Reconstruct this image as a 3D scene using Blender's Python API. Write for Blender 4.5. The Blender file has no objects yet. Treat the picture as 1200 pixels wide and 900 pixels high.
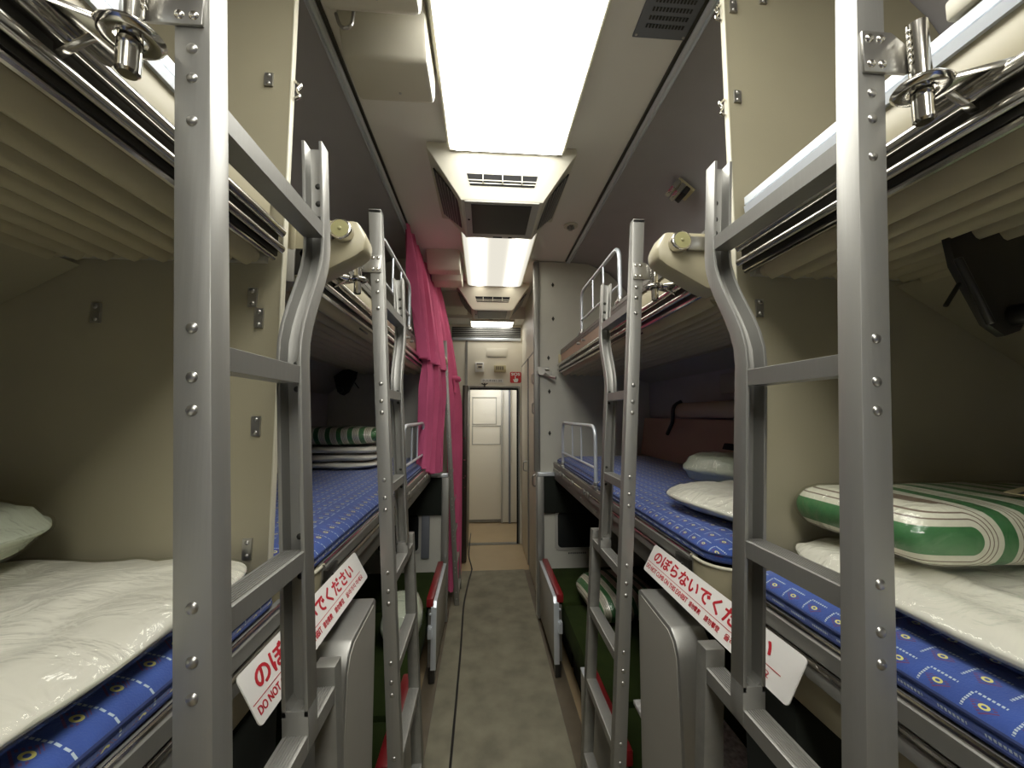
import bpy, bmesh, math, random
from mathutils import Vector, Matrix, noise
random.seed(7)
COL = bpy.context.scene.collection
CX = 0.08
def X(s, o): return CX + s * o

# ------------------------------------------------------------------ materials
def newmat(name):
    m = bpy.data.materials.new(name); m.use_nodes = True
    return m, m.node_tree, m.node_tree.nodes['Principled BSDF']
def pbr(name, col, rough=.5, metal=0., bump=0., bscale=60., var=0., vscale=8., coat=0., coat_r=.15, spec=None, sheen=0., stretch=None):
    m, t, b = newmat(name)
    b.inputs['Base Color'].default_value = (*col, 1); b.inputs['Roughness'].default_value = rough
    b.inputs['Metallic'].default_value = metal
    if coat: b.inputs['Coat Weight'].default_value = coat; b.inputs['Coat Roughness'].default_value = coat_r
    if spec is not None: b.inputs['Specular IOR Level'].default_value = spec
    if sheen: b.inputs['Sheen Weight'].default_value = sheen; b.inputs['Sheen Roughness'].default_value = .4
    tc = t.nodes.new('ShaderNodeTexCoord'); vec = tc.outputs['Object']
    if stretch:
        mp = t.nodes.new('ShaderNodeMapping'); mp.inputs['Scale'].default_value = stretch
        t.links.new(vec, mp.inputs['Vector']); vec = mp.outputs['Vector']
    if var:
        n = t.nodes.new('ShaderNodeTexNoise'); n.inputs['Scale'].default_value = vscale; n.inputs['Detail'].default_value = 5
        t.links.new(vec, n.inputs['Vector'])
        r = t.nodes.new('ShaderNodeValToRGB')
        r.color_ramp.elements[0].position = .3; r.color_ramp.elements[1].position = .7
        r.color_ramp.elements[0].color = (*[max(0, c * (1 - var)) for c in col], 1)
        r.color_ramp.elements[1].color = (*[min(1, c * (1 + var)) for c in col], 1)
        t.links.new(n.outputs['Fac'], r.inputs['Fac']); t.links.new(r.outputs['Color'], b.inputs['Base Color'])
    if bump:
        n = t.nodes.new('ShaderNodeTexNoise'); n.inputs['Scale'].default_value = bscale; n.inputs['Detail'].default_value = 4
        t.links.new(vec, n.inputs['Vector'])
        bp = t.nodes.new('ShaderNodeBump'); bp.inputs['Strength'].default_value = bump; bp.inputs['Distance'].default_value = .01
        t.links.new(n.outputs['Fac'], bp.inputs['Height']); t.links.new(bp.outputs['Normal'], b.inputs['Normal'])
    return m
def emis(name, col, s):
    m = bpy.data.materials.new(name); m.use_nodes = True; t = m.node_tree; t.nodes.clear()
    e = t.nodes.new('ShaderNodeEmission'); o = t.nodes.new('ShaderNodeOutputMaterial')
    e.inputs['Color'].default_value = (*col, 1); e.inputs['Strength'].default_value = s
    t.links.new(e.outputs[0], o.inputs[0]); return m

class NG:                                   # tiny expression builder for node maths
    def __init__(s, t): s.t = t
    def m(s, op, a, b=None, c=None):
        n = s.t.nodes.new('ShaderNodeMath'); n.operation = op
        for i, v in enumerate((a, b, c)):
            if v is None: continue
            if isinstance(v, (int, float)): n.inputs[i].default_value = v
            else: s.t.links.new(v, n.inputs[i])
        return n.outputs[0]
    def mix(s, f, a, b):
        n = s.t.nodes.new('ShaderNodeMix'); n.data_type = 'RGBA'
        s.t.links.new(f, n.inputs[0])
        for i, v in ((6, a), (7, b)):
            if isinstance(v, tuple): n.inputs[i].default_value = (*v, 1)
            else: s.t.links.new(v, n.inputs[i])
        return n.outputs[2]
    def lt(s, a, b): return s.m('LESS_THAN', a, b)
    def gt(s, a, b): return s.m('GREATER_THAN', a, b)
    def mul(s, a, b): return s.m('MULTIPLY', a, b)
    def add(s, a, b): return s.m('ADD', a, b)
    def sub(s, a, b): return s.m('SUBTRACT', a, b)
    def ab(s, a): return s.m('ABSOLUTE', a)
    def band(s, a, lo, hi): return s.mul(s.gt(a, lo), s.lt(a, hi))
    def mx(s, a, b): return s.m('MAXIMUM', a, b)
    def fr(s, a): return s.m('FRACT', a)

def fabric_blue():
    m, t, b = newmat('blue_patterned_fabric'); g = NG(t)
    b.inputs['Roughness'].default_value = .85; b.inputs['Sheen Weight'].default_value = .3
    tc = t.nodes.new('ShaderNodeTexCoord'); sp = t.nodes.new('ShaderNodeSeparateXYZ')
    t.links.new(tc.outputs['Object'], sp.inputs[0])
    x = g.add(sp.outputs[0], g.mul(sp.outputs[2], .9)); y = sp.outputs[1]
    U = g.mul(y, 1 / .046); row = g.mul(x, 1 / .050)
    rf = g.m('FLOOR', row); half = g.mul(g.m('MODULO', g.ab(rf), 2.), .5)
    a = g.sub(g.fr(g.add(U, half)), .5); c = g.sub(g.fr(row), .5)
    # yellow ring
    d = g.m('SQRT', g.add(g.mul(g.mul(a, 1.0), a), g.mul(g.mul(c, 1.3), c)))
    ring = g.band(d, .055, .115)
    man = g.add(g.ab(a), g.ab(g.mul(c, 1.1)))
    dia = g.band(man, .2, .31)
    dash = g.gt(g.fr(g.mul(g.add(a, c), 9)), .45)
    maroon = g.mul(g.mul(dia, dash), g.lt(c, .12))
    white = g.mul(g.band(c, .30, .37), g.mul(g.band(a, -.30, .34), g.gt(g.fr(g.mul(a, 11)), .35)))
    white2 = g.mul(g.band(a, .33, .39), g.mul(g.lt(c, .30), g.mul(g.gt(c, -.30), g.gt(g.fr(g.mul(c, 11)), .35))))
    n = t.nodes.new('ShaderNodeTexNoise'); n.inputs['Scale'].default_value = 30; n.inputs['Detail'].default_value = 4
    t.links.new(tc.outputs['Object'], n.inputs['Vector'])
    base = g.mix(n.outputs['Fac'], (.014, .04, .19), (.034, .09, .36))
    col = g.mix(maroon, base, (.10, .03, .12))
    col = g.mix(g.mx(white, white2), col, (.42, .50, .55))
    col = g.mix(ring, col, (.62, .58, .16))
    t.links.new(col, b.inputs['Base Color'])
    n2 = t.nodes.new('ShaderNodeTexNoise'); n2.inputs['Scale'].default_value = 400
    t.links.new(tc.outputs['Object'], n2.inputs['Vector'])
    bp = t.nodes.new('ShaderNodeBump'); bp.inputs['Strength'].default_value = .25; bp.inputs['Distance'].default_value = .002
    t.links.new(n2.outputs['Fac'], bp.inputs['Height']); t.links.new(bp.outputs['Normal'], b.inputs['Normal'])
    return m
def striped(name, mode, x1=0., yf=0., period=.075):
    """green and cream blanket; mode 'wrap': stripes nest round a fold, mode 'bars': stripes across local x"""
    m, t, b = newmat(name); g = NG(t)
    b.inputs['Roughness'].default_value = .7; b.inputs['Coat Weight'].default_value = .6; b.inputs['Coat Roughness'].default_value = .18
    tc = t.nodes.new('ShaderNodeTexCoord'); sp = t.nodes.new('ShaderNodeSeparateXYZ')
    t.links.new(tc.outputs['Object'], sp.inputs[0])
    if mode == 'wrap':
        ax = g.m('MAXIMUM', g.sub(sp.outputs[0], x1), 0.)
        ay = g.sub(sp.outputs[1], yf); az = g.mul(sp.outputs[2], .8)
        d = g.m('SQRT', g.add(g.mul(ax, ax), g.mul(az, az)))
    else:
        d = g.add(sp.outputs[0], g.mul(sp.outputs[2], .15))
    f = g.fr(g.add(g.mul(d, 1 / period), 10.1))
    green = g.lt(f, .42)
    thin = g.mx(g.mx(g.band(f, .56, .59), g.band(f, .68, .71)), g.band(f, .80, .83))
    n = t.nodes.new('ShaderNodeTexNoise'); n.inputs['Scale'].default_value = 90; t.links.new(tc.outputs['Object'], n.inputs['Vector'])
    cream = g.mix(n.outputs['Fac'], (.55, .53, .42), (.72, .70, .58))
    gr = g.mix(n.outputs['Fac'], (.03, .13, .04), (.06, .21, .07))
    col = g.mix(green, cream, gr); col = g.mix(thin, col, (.17, .12, .09))
    t.links.new(col, b.inputs['Base Color'])
    n2 = t.nodes.new('ShaderNodeTexNoise'); n2.inputs['Scale'].default_value = 22; n2.inputs['Detail'].default_value = 3
    t.links.new(tc.outputs['Object'], n2.inputs['Vector'])
    bp = t.nodes.new('ShaderNodeBump'); bp.inputs['Strength'].default_value = .5; bp.inputs['Distance'].default_value = .012
    t.links.new(n2.outputs['Fac'], bp.inputs['Height']); t.links.new(bp.outputs['Normal'], b.inputs['Coat Normal'])
    return m
def bagmat():
    m = bpy.data.materials.new('clear_plastic_bag'); m.use_nodes = True; t = m.node_tree; t.nodes.clear()
    o = t.nodes.new('ShaderNodeOutputMaterial'); mx = t.nodes.new('ShaderNodeMixShader')
    tr = t.nodes.new('ShaderNodeBsdfTransparent'); tr.inputs[0].default_value = (.96, .97, .95, 1)
    gl = t.nodes.new('ShaderNodeBsdfGlossy'); gl.inputs['Roughness'].default_value = .10
    tc = t.nodes.new('ShaderNodeTexCoord'); mp = t.nodes.new('ShaderNodeMapping'); mp.inputs['Scale'].default_value = (1, 1.5, 1)
    n = t.nodes.new('ShaderNodeTexNoise'); n.inputs['Scale'].default_value = 13; n.inputs['Detail'].default_value = 3; n.inputs['Distortion'].default_value = 1.2
    bp = t.nodes.new('ShaderNodeBump'); bp.inputs['Strength'].default_value = .7; bp.inputs['Distance'].default_value = .018
    t.links.new(tc.outputs['Object'], mp.inputs['Vector']); t.links.new(mp.outputs['Vector'], n.inputs['Vector'])
    t.links.new(n.outputs['Fac'], bp.inputs['Height']); t.links.new(bp.outputs['Normal'], gl.inputs['Normal'])
    lw = t.nodes.new('ShaderNodeFresnel'); lw.inputs['IOR'].default_value = 1.5
    t.links.new(bp.outputs['Normal'], lw.inputs['Normal'])
    ge = t.nodes.new('ShaderNodeNewGeometry'); g = NG(t); t.links.new(g.mul(g.m('MINIMUM', lw.outputs[0], .32), g.sub(1., ge.outputs['Backfacing'])), mx.inputs[0]); t.links.new(tr.outputs[0], mx.inputs[1]); t.links.new(gl.outputs[0], mx.inputs[2])
    t.links.new(mx.outputs[0], o.inputs[0]); return m

M = {}
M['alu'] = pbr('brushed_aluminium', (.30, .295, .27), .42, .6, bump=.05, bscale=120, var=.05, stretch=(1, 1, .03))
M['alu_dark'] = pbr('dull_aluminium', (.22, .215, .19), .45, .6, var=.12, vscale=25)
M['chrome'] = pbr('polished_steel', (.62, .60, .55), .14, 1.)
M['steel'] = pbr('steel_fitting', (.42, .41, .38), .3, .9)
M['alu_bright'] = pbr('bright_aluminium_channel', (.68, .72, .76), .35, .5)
M['darksteel'] = pbr('dark_steel', (.05, .048, .042), .35, .7)
M['rib'] = pbr('ribbed_berth_underside', (.40, .36, .24), .45, .15, var=.06)
M['beige'] = pbr('beige_laminate', (.33, .30, .205), .45, bump=.03, bscale=300, var=.03, vscale=5)
M['beige_plastic'] = pbr('beige_plastic', (.40, .36, .24), .38)
M['cream_edge'] = pbr('cream_edge', (.55, .52, .40), .45)
M['greywall'] = pbr('grey_roof_lining', (.36, .35, .36), .6, bump=.04, bscale=200, var=.03)
M['ceil'] = pbr('ceiling_panel', (.76, .74, .69), .5, bump=.03, bscale=200)
M['partgrey'] = pbr('grey_green_laminate', (.52, .51, .44), .5, bump=.03, bscale=300, var=.03)
M['panelgrey'] = pbr('grey_laminate', (.34, .325, .28), .5, bump=.04, bscale=300, var=.02)
M['cream'] = pbr('cream_wall', (.78, .73, .60), .5, var=.02)
M['white_door'] = pbr('white_door_paint', (.74, .71, .62), .45)
M['ac'] = pbr('cream_plastic_housing', (.60, .57, .47), .42)
M['ac_frame'] = pbr('grey_frame', (.42, .41, .37), .4)
M['black'] = pbr('black_screen', (.012, .012, .012), .35)
M['void'] = pbr('black_opening', (.006, .006, .006), .9)
M['blue'] = fabric_blue()
M['navy'] = pbr('navy_piping', (.012, .025, .10), .8)
M['quilt'] = pbr('white_quilt', (.68, .65, .565), .7, bump=.38, bscale=8, var=.03, coat=.25, coat_r=.3)
M['mint'] = pbr('pale_green_pillow', (.60, .64, .52), .75, bump=.35, bscale=12, coat=.5)
M['bag'] = bagmat()
M['stripe_wrap'] = striped('green_striped_blanket', 'wrap', -.24, -.13, .056)
M['stripe_bars'] = striped('green_barred_blanket', 'bars', period=.062)
M['velvet'] = pbr('dark_green_velvet', (.020, .032, .007), .98, bump=.2, bscale=300, var=.25, vscale=9, spec=.15)
M['darkgreen'] = pbr('shade_dark_green_cloth', (.008, .011, .007), .95)  # dark green taken near black, shade of the low bays put into it
M['red'] = pbr('red_vinyl', (.22, .012, .015), .35, coat=.2)
M['carpet'] = pbr('worn_olive_carpet', (.255, .235, .165), .95, bump=.5, bscale=500, var=.22, vscale=7)
M['lino'] = pbr('tan_linoleum', (.42, .32, .19), .22, var=.06, vscale=4)
M['lino_dark'] = pbr('brown_linoleum', (.13, .105, .07), .4, var=.15)
M['pink'] = pbr('magenta_curtain', (.58, .10, .22), .8, bump=.1, bscale=200, sheen=.15, var=.15, vscale=3)
M['brown'] = pbr('brown_blind_panel', (.36, .25, .18), .7, bump=.05, bscale=150)
M['bolster'] = pbr('beige_bolster', (.42, .34, .24), .7)
M['sign'] = pbr('white_sign', (.80, .78, .73), .35)
M['signred'] = pbr('red_print', (.50, .02, .03), .5)
M['sos'] = pbr('red_sign', (.55, .02, .02), .4)
M['white'] = pbr('white_print', (.85, .85, .82), .5)
M['blackprint'] = pbr('black_print', (.02, .02, .02), .5)
M['yellow'] = pbr('aged_cream_plastic', (.52, .46, .27), .45)
M['knobface'] = pbr('olive_knob_face', (.36, .34, .16), .4)
M['rubber'] = pbr('black_cable', (.015, .014, .012), .6)
M['bluegrey'] = pbr('blue_grey_grille', (.15, .16, .18), .5)
M['doordark'] = pbr('dark_bronze_metal', (.06, .05, .04), .35, .6)
M['paper'] = pbr('printed_sheet', (.7, .7, .68), .7, var=.35, vscale=60)
M['lightgreen'] = pbr('pale_green_sheet', (.35, .52, .30), .7)
M['window'] = pbr('dark_window', (.02, .022, .022), .15)
M['tag'] = pbr('yellow_tag', (.66, .58, .34), .6)

# ------------------------------------------------------------------ mesh helpers
def box(bm, x0, x1, y0, y1, z0, z1, mat=None):
    if x0 > x1: x0, x1 = x1, x0
    if y0 > y1: y0, y1 = y1, y0
    if z0 > z1: z0, z1 = z1, z0
    vs = [bm.verts.new(p) for p in ((x0, y0, z0), (x1, y0, z0), (x1, y1, z0), (x0, y1, z0), (x0, y0, z1), (x1, y0, z1), (x1, y1, z1), (x0, y1, z1))]
    fs = [bm.faces.new([vs[i] for i in f]) for f in ((3, 2, 1, 0), (4, 5, 6, 7), (0, 1, 5, 4), (1, 2, 6, 5), (2, 3, 7, 6), (3, 0, 4, 7))]
    if mat is not None: bmesh.ops.transform(bm, matrix=mat, verts=vs)
    return vs
def loft(bm, rings, cap=True, closed=True):
    R = [[bm.verts.new(p) for p in r] for r in rings]
    n = len(R[0])
    for a, b in zip(R, R[1:]):
        for i in range(n if closed else n - 1):
            j = (i + 1) % n
            bm.faces.new((a[i], a[j], b[j], b[i]))
    if cap:
        try: bm.faces.new(R[0][::-1]); bm.faces.new(R[-1])
        except ValueError: pass
    return R
def extrude_y(bm, poly, y0, y1):            # poly of (x,z)
    loft(bm, [[(x, y0, z) for x, z in poly], [(x, y1, z) for x, z in poly]])
def extrude_x(bm, poly, x0, x1):            # poly of (y,z)
    loft(bm, [[(x0, y, z) for y, z in poly], [(x1, y, z) for y, z in poly]])
def extrude_z(bm, poly, z0, z1):
    loft(bm, [[(x, y, z0) for x, y in poly], [(x, y, z1) for x, y in poly]])
def tube(bm, pts, r, seg=10, cap=True):
    pts = [Vector(p) for p in pts]; rings = []; up = None
    for i, p in enumerate(pts):
        d = ((pts[min(i + 1, len(pts) - 1)] - pts[max(i - 1, 0)])).normalized()
        if up is None:
            up = Vector((0, 0, 1)) if abs(d.z) < .9 else Vector((0, 1, 0))
        a = (up - d * up.dot(d)).normalized(); b = d.cross(a); up = a
        rr = r[i] if isinstance(r, (list, tuple)) else r
        rings.append([p + a * math.cos(2 * math.pi * k / seg) * rr + b * math.sin(2 * math.pi * k / seg) * rr for k in range(seg)])
    loft(bm, rings, cap)
def rounded(pts, r, n=5):                   # round the corners of a polyline
    pts = [Vector(p) for p in pts]; out = [pts[0]]
    for a, b, c in zip(pts, pts[1:], pts[2:]):
        u = (a - b).normalized() * r; v = (c - b).normalized() * r
        for k in range(n + 1):
            t = k / n; out.append((b + u) * (1 - t) ** 2 + b * 2 * t * (1 - t) + (b + v) * t ** 2)
    out.append(pts[-1]); return out
def dome(bm, c, n, r, seg=10):
    c = Vector(c); n = Vector(n).normalized(); a = n.orthogonal().normalized(); b = n.cross(a)
    rings = []
    for k in range(5):
        t = k / 4 * math.pi / 2
        rings.append([c + n * math.sin(t) * r * .55 + (a * math.cos(2 * math.pi * i / seg) + b * math.sin(2 * math.pi * i / seg)) * max(math.cos(t), .02) * r for i in range(seg)])
    loft(bm, rings)
def cyl(bm, c, n, r, h, seg=20):
    c = Vector(c); n = Vector(n).normalized()
    tube(bm, [c, c + n * h], r, seg)
def roundrect(x0, x1, y0, y1, r, n=5):
    P = []
    for cx, cy, a in ((x1 - r, y1 - r, 0), (x0 + r, y1 - r, 90), (x0 + r, y0 + r, 180), (x1 - r, y0 + r, 270)):
        for k in range(n + 1):
            t = math.radians(a + 90 * k / n); P.append((cx + r * math.cos(t), cy + r * math.sin(t)))
    return P
def soft(bm, w, d, h, n=20, e=3.2, amp=.004, freq=6., seed=0., flat=.35, crease=0.):
    """a soft bag: rounded plan, thickness falling to the rim"""
    r = bmesh.ops.create_cube(bm, size=2.)
    bmesh.ops.subdivide_edges(bm, edges=bm.edges[:], cuts=n, use_grid_fill=True)
    for v in bm.verts:
        x, y, z = v.co
        m = max(abs(x), abs(y), 1e-6); l = (abs(x) ** e + abs(y) ** e) ** (1 / e)
        if l > 1e-6: x, y = x * m / l, y * m / l
        q = min(1., (abs(x) ** e + abs(y) ** e) ** (1 / e))
        prof = (1 - q ** 4) ** .5 * (1 - flat) + flat if q < 1 else flat
        bulge = 1 - .06 * (abs(z)) ** 2
        px, py, pz = x * w / 2 * bulge, y * d / 2 * bulge, z * h / 2 * prof
        o = noise.noise_vector(Vector((px * freq + seed, py * freq, pz * freq * 1.5)))
        k = noise.noise(Vector((px * freq * 3 + seed * 3, py * freq * 1.2, 5))) * crease
        v.co = (px + o.x * amp, py + o.y * amp, pz + o.z * amp + (k if z > 0 else 0))
def bevel(bm, w, seg=2, ang=30):
    es = [e for e in bm.edges if len(e.link_faces) == 2 and e.calc_face_angle(0) > math.radians(ang)]
    bmesh.ops.bevel(bm, geom=es, offset=w, segments=seg, affect='EDGES', profile=.5, clamp_overlap=True)
def wloc(o):
    v = Vector((0, 0, 0))
    while o: v += o.location; o = o.parent
    return v
NOSPLIT = ('lettering', 'slots', 'small_print', 'louvre', 'panel_moulding', 'door_frame', 'plastic_bag', 'bundle')
def islands(bm):
    bm.verts.index_update(); lab = {}; out = []
    for v in bm.verts:
        if v in lab: continue
        st = [v]; lab[v] = len(out); g = []
        while st:
            a = st.pop(); g.append(a)
            for e in a.link_edges:
                b = e.other_vert(a)
                if b not in lab: lab[b] = len(out); st.append(b)
        out.append(g)
    return out
def clusters(bm):
    isl = islands(bm)
    bb = [([min(v.co[i] for v in g) for i in range(3)], [max(v.co[i] for v in g) for i in range(3)]) for g in isl]
    n = len(isl); p = list(range(n))
    def fd(i):
        while p[i] != i: i = p[i]
        return i
    for i in range(n):
        for j in range(i):
            gap = math.sqrt(sum(max(0, bb[i][0][k] - bb[j][1][k], bb[j][0][k] - bb[i][1][k]) ** 2 for k in range(3)))
            sz = max(math.dist(*bb[i]), math.dist(*bb[j]))
            if gap < min(.45 * sz, .02) or gap < 1e-5: p[fd(i)] = fd(j)
    d = {}
    for i in range(n): d.setdefault(fd(i), []).append(i)
    return [[v for i in c for v in isl[i]] for c in d.values()]
def obj(name, bm, mat, parent=None, smooth=True, bev=0., loc=None, rot=None, recalc=True):
    bmesh.ops.remove_doubles(bm, verts=bm.verts, dist=1e-6)
    if parent and loc is None and len(bm.verts) < 4000 and not any(k in name for k in NOSPLIT):
        cl = clusters(bm)
        if 1 < len(cl) <= 60:
            last = None
            for c in cl:
                keep = set(c); nb = bm.copy(); bm.verts.index_update(); ids = {v.index for v in keep}
                nb.verts.ensure_lookup_table()
                bmesh.ops.delete(nb, geom=[v for v in nb.verts if v.index not in ids], context='VERTS')
                o_ = obj_one(name, nb, mat, parent, smooth, bev, None, rot, recalc)
                last = last or o_
            bm.free(); return last
    return obj_one(name, bm, mat, parent, smooth, bev, loc, rot, recalc)
def obj_one(name, bm, mat, parent=None, smooth=True, bev=0., loc=None, rot=None, recalc=True):
    if recalc: bmesh.ops.recalc_face_normals(bm, faces=bm.faces)
    if bev: bevel(bm, bev)
    me = bpy.data.meshes.new(name)
    off = Vector((0, 0, 0))
    if loc is None:
        if parent: off = wloc(parent)
        else:
            c = [v.co for v in bm.verts]
            off = Vector((sum(v.x for v in c) / len(c), sum(v.y for v in c) / len(c), min(v.z for v in c)))
        bmesh.ops.translate(bm, verts=bm.verts, vec=-off)
    bm.to_mesh(me); bm.free()
    if smooth:
        me.polygons.foreach_set('use_smooth', [True] * len(me.polygons))
        try: me.set_sharp_from_angle(angle=math.radians(35))
        except Exception: pass
    me.materials.append(M[mat] if isinstance(mat, str) else mat)
    o = bpy.data.objects.new(name, me); COL.objects.link(o)
    if parent: o.parent = parent
    if loc is not None: o.location = Vector(loc) - (wloc(parent) if parent else Vector((0, 0, 0)))
    elif not parent: o.location = off
    if rot: o.rotation_euler = rot
    return o
def tag(o, label, cat=None, group=None, kind=None):
    if label: o['label'] = label
    if cat: o['category'] = cat
    if group: o['group'] = group
    if kind: o['kind'] = kind
    return o
def thing(name, loc, label, cat, group=None):
    o = bpy.data.objects.new(name, None); COL.objects.link(o); o.location = loc; o.empty_display_size = .05
    return tag(o, label, cat, group)
def B(): return bmesh.new()
def struct(name, bm, mat, label=None, bev=0.):
    o = obj(name, bm, mat, None, bev=bev); o['kind'] = 'structure'
    if label: o['label'] = label
    return o
def text_bm(body, size, depth=.0004, offset=0., spacing=1.):
    cu = bpy.data.curves.new('t', 'FONT'); cu.body = body; cu.size = size; cu.extrude = depth; cu.offset = offset
    cu.space_character = spacing; cu.resolution_u = 4
    ob = bpy.data.objects.new('t', cu); COL.objects.link(ob)
    dg = bpy.context.evaluated_depsgraph_get(); dg.update()
    me = bpy.data.meshes.new_from_object(ob.evaluated_get(dg))
    bm = B(); bm.from_mesh(me); bpy.data.objects.remove(ob); bpy.data.curves.remove(cu); bpy.data.meshes.remove(me)
    return bm
def place_text(bm, origin, ux, uy, width=None, height=None):
    """scale text to width x height (min corner at origin) and lay it on the plane (ux, uy)"""
    xs = [v.co.x for v in bm.verts]; ys = [v.co.y for v in bm.verts]
    x0, x1, y0, y1 = min(xs), max(xs), min(ys), max(ys)
    sx = width / (x1 - x0) if width else 1; sy = height / (y1 - y0) if height else sx
    if not width: sx = sy
    ux = Vector(ux).normalized(); uy = Vector(uy).normalized(); n = ux.cross(uy); o = Vector(origin)
    for v in bm.verts: v.co = o + ux * (v.co.x - x0) * sx + uy * (v.co.y - y0) * sy + n * v.co.z
    return bm

# ------------------------------------------------------------------ the car shell
YB, YE, YW = -2.6, 5.8, 1.27         # back, far end, half width
P1, P2, YD = .86, 3.07, 4.78         # partitions, end wall with the doorway
bm = B(); box(bm, -1.25, 1.41, YB, YE, -.05, 0); struct('floor', bm, 'lino')
bm = B(); box(bm, X(1, .336), X(1, .42), YB, 3.99, .0005, .004); box(bm, X(-1, .336), X(-1, .42), YB, 3.99, .0005, .004)
struct('trim_1', bm, 'lino_dark')
# roof profile, both sides
prof = [(.60, 2.80), (.78, 2.79), (.95, 2.715), (1.08, 2.59), (1.18, 2.44), (1.25, 2.25), (1.27, 2.0), (1.27, 0.)]
for s, nm in ((-1, 'wall_left'), (1, 'wall_right')):
    bm = B(); inner = prof; outer = [(p[0] + (.05 if i else 0), p[1] + (.05 if i < 7 else 0)) for i, p in enumerate(prof)]
    poly = [(X(s, a), z) for a, z in inner] + [(X(s, a), z) for a, z in reversed(outer)]
    extrude_y(bm, poly, YB, YD + .0); struct(nm, bm, 'greywall')
bm = B(); box(bm, X(-1, .60), X(1, .60), YB, 4.45, 2.80, 2.85); box(bm, X(-1, .60), X(1, .60), 4.45, YD, 2.655, 2.85)
struct('ceiling', bm, 'ceil')
bm = B(); box(bm, X(-1, 1.3), X(1, 1.3), YB - .05, YB, 0, 2.9); struct('wall_back', bm, 'panelgrey')
for s, n in ((-1, 2), (1, 3)):                                    # metal trims where ceiling meets roof side
    bm = B(); a = .592
    extrude_y(bm, [(X(s, a), 2.80), (X(s, a), 2.786), (X(s, a + .008), 2.782), (X(s, a + .012), 2.79), (X(s, a + .02), 2.79), (X(s, a + .024), 2.782), (X(s, a + .032), 2.786), (X(s, a + .032), 2.80)], YB, 3.07 if s > 0 else 4.4)
    struct('trim_%d' % n, bm, 'alu_bright')
    bm = B(); box(bm, X(s, a - .012), X(s, a - .001), YB, 3.05, 2.79, 2.80); struct('trim_%d' % (n + 2), bm, 'darksteel')

# end wall with doorway
dx0, dx1, dz = -.165, .430, 1.868
bm = B()
box(bm, -1.3, dx0, YD, YD + .05, 0, 2.85); box(bm, dx1, 1.4, YD, YD + .05, 0, 2.85); box(bm, dx0, dx1, YD, YD + .05, dz, 2.85)
struct('wall_front', bm, 'cream')
bm = B(); box(bm, dx0 - .025, dx0, YD - .012, YD + .06, 0, dz + .025); box(bm, dx1, dx1 + .02, YD - .012, YD + .06, 0, dz + .025); box(bm, dx0, dx1, YD - .012, YD + .06, dz, dz + .025)
struct('trim_6', bm, 'alu', bev=.003)
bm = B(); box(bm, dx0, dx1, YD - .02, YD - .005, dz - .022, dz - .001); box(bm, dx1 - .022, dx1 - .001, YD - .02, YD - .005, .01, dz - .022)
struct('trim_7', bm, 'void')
# joint strip on the end wall, ledge below the grille
bm = B(); box(bm, -.222, -.195, YD - .008, YD - .0005, dz + .03, 2.46); struct('trim_8', bm, 'alu')
bm = B(); box(bm, -.41, .46, YD - .02, YD - .0005, 2.455, 2.49); struct('trim_9', bm, 'alu_bright', bev=.003)
# floor strip at threshold
bm = B(); box(bm, dx0, dx1, YD - .02, YD + .07, .0005, .004); struct('trim_10', bm, 'alu_dark')
# vestibule
bm = B(); box(bm, -.42, -.40, YD + .05, YE, 0, 2.3); struct('wall_vestibule_left', bm, 'cream')
bm = B(); box(bm, .56, .58, YD + .05, YE, 0, 2.3); struct('wall_vestibule_right', bm, 'cream')
bm = B(); box(bm, -.42, .58, YD + .05, YE, 2.2, 2.25); struct('ceiling_vestibule', bm, 'ceil')
bm = B(); box(bm, -.42, .58, YE - .03, YE, 0, 2.3); struct('wall_end', bm, 'cream')
bm = B(); box(bm, -.05, .30, 5.0, 5.5, 2.17, 2.199); o = obj('vestibule_light', bm, emis('vestibule_diffuser', (.97, .98, 1), 8.0))
tag(o, 'lit ceiling light in the vestibule beyond the doorway', 'ceiling light')
# far white sliding door
YF = 5.74
bm = B(); box(bm, -.20, .262, YF - .03, YF, .012, 2.0); d2 = struct('door_2', bm, 'white_door', 'white door with raised panels beyond the doorway', bev=.003)
bm = B()
for z0, z1, x1 in ((1.40, 1.80, .196), (1.11, 1.385, .255)):
    for q in ((-.16, x1, z0, z0 + .012), (-.16, x1, z1 - .012, z1), (-.16, -.148, z0, z1), (x1 - .012, x1, z0, z1)): box(bm, q[0], q[1], YF - .038, YF - .029, q[2], q[3])
obj('panel_moulding', bm, 'ac_frame', d2, bev=.002)
bm = B(); box(bm, -.2, .262, YF - .034, YF - .029, .012, .05); obj('kick_strip', bm, 'alu_dark', d2)
bm = B(); box(bm, .262, .285, YF - .10, YF, .012, 2.19); struct('trim_11', bm, 'ac_frame', bev=.003)
bm = B(); box(bm, .285, .37, YF - .06, YF, .012, 2.19); struct('trim_12', bm, 'white_door', bev=.003)
bm = B(); box(bm, .37, .395, YF - .12, YF, .012, 2.19); struct('trim_13', bm, 'bluegrey', bev=.003)
bm = B(); box(bm, .395, .56, YF - .07, YF, .012, 2.19); struct('trim_14', bm, 'white_door', bev=.003)
# opened door leaf
bm = B(); box(bm, -.222, -.168, 4.20, 4.765, .015, 1.86)
d1 = struct('door_1', bm, 'doordark', 'dark bronze edge of the door standing open at the end of the aisle', bev=.003)
bm = B()
for z in (1.06, 1.29): box(bm, -.205, -.185, 4.195, 4.201, z, z + .012)
cyl(bm, (-.20, 4.2005, .88), (0, -1, 0), .006, .008); cyl(bm, (-.185, 4.2005, .90), (0, -1, 0), .006, .008); cyl(bm, (-.19, 4.2005, .78), (0, -1, 0), .005, .008)
obj('bolt', bm, 'chrome', d1)

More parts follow.
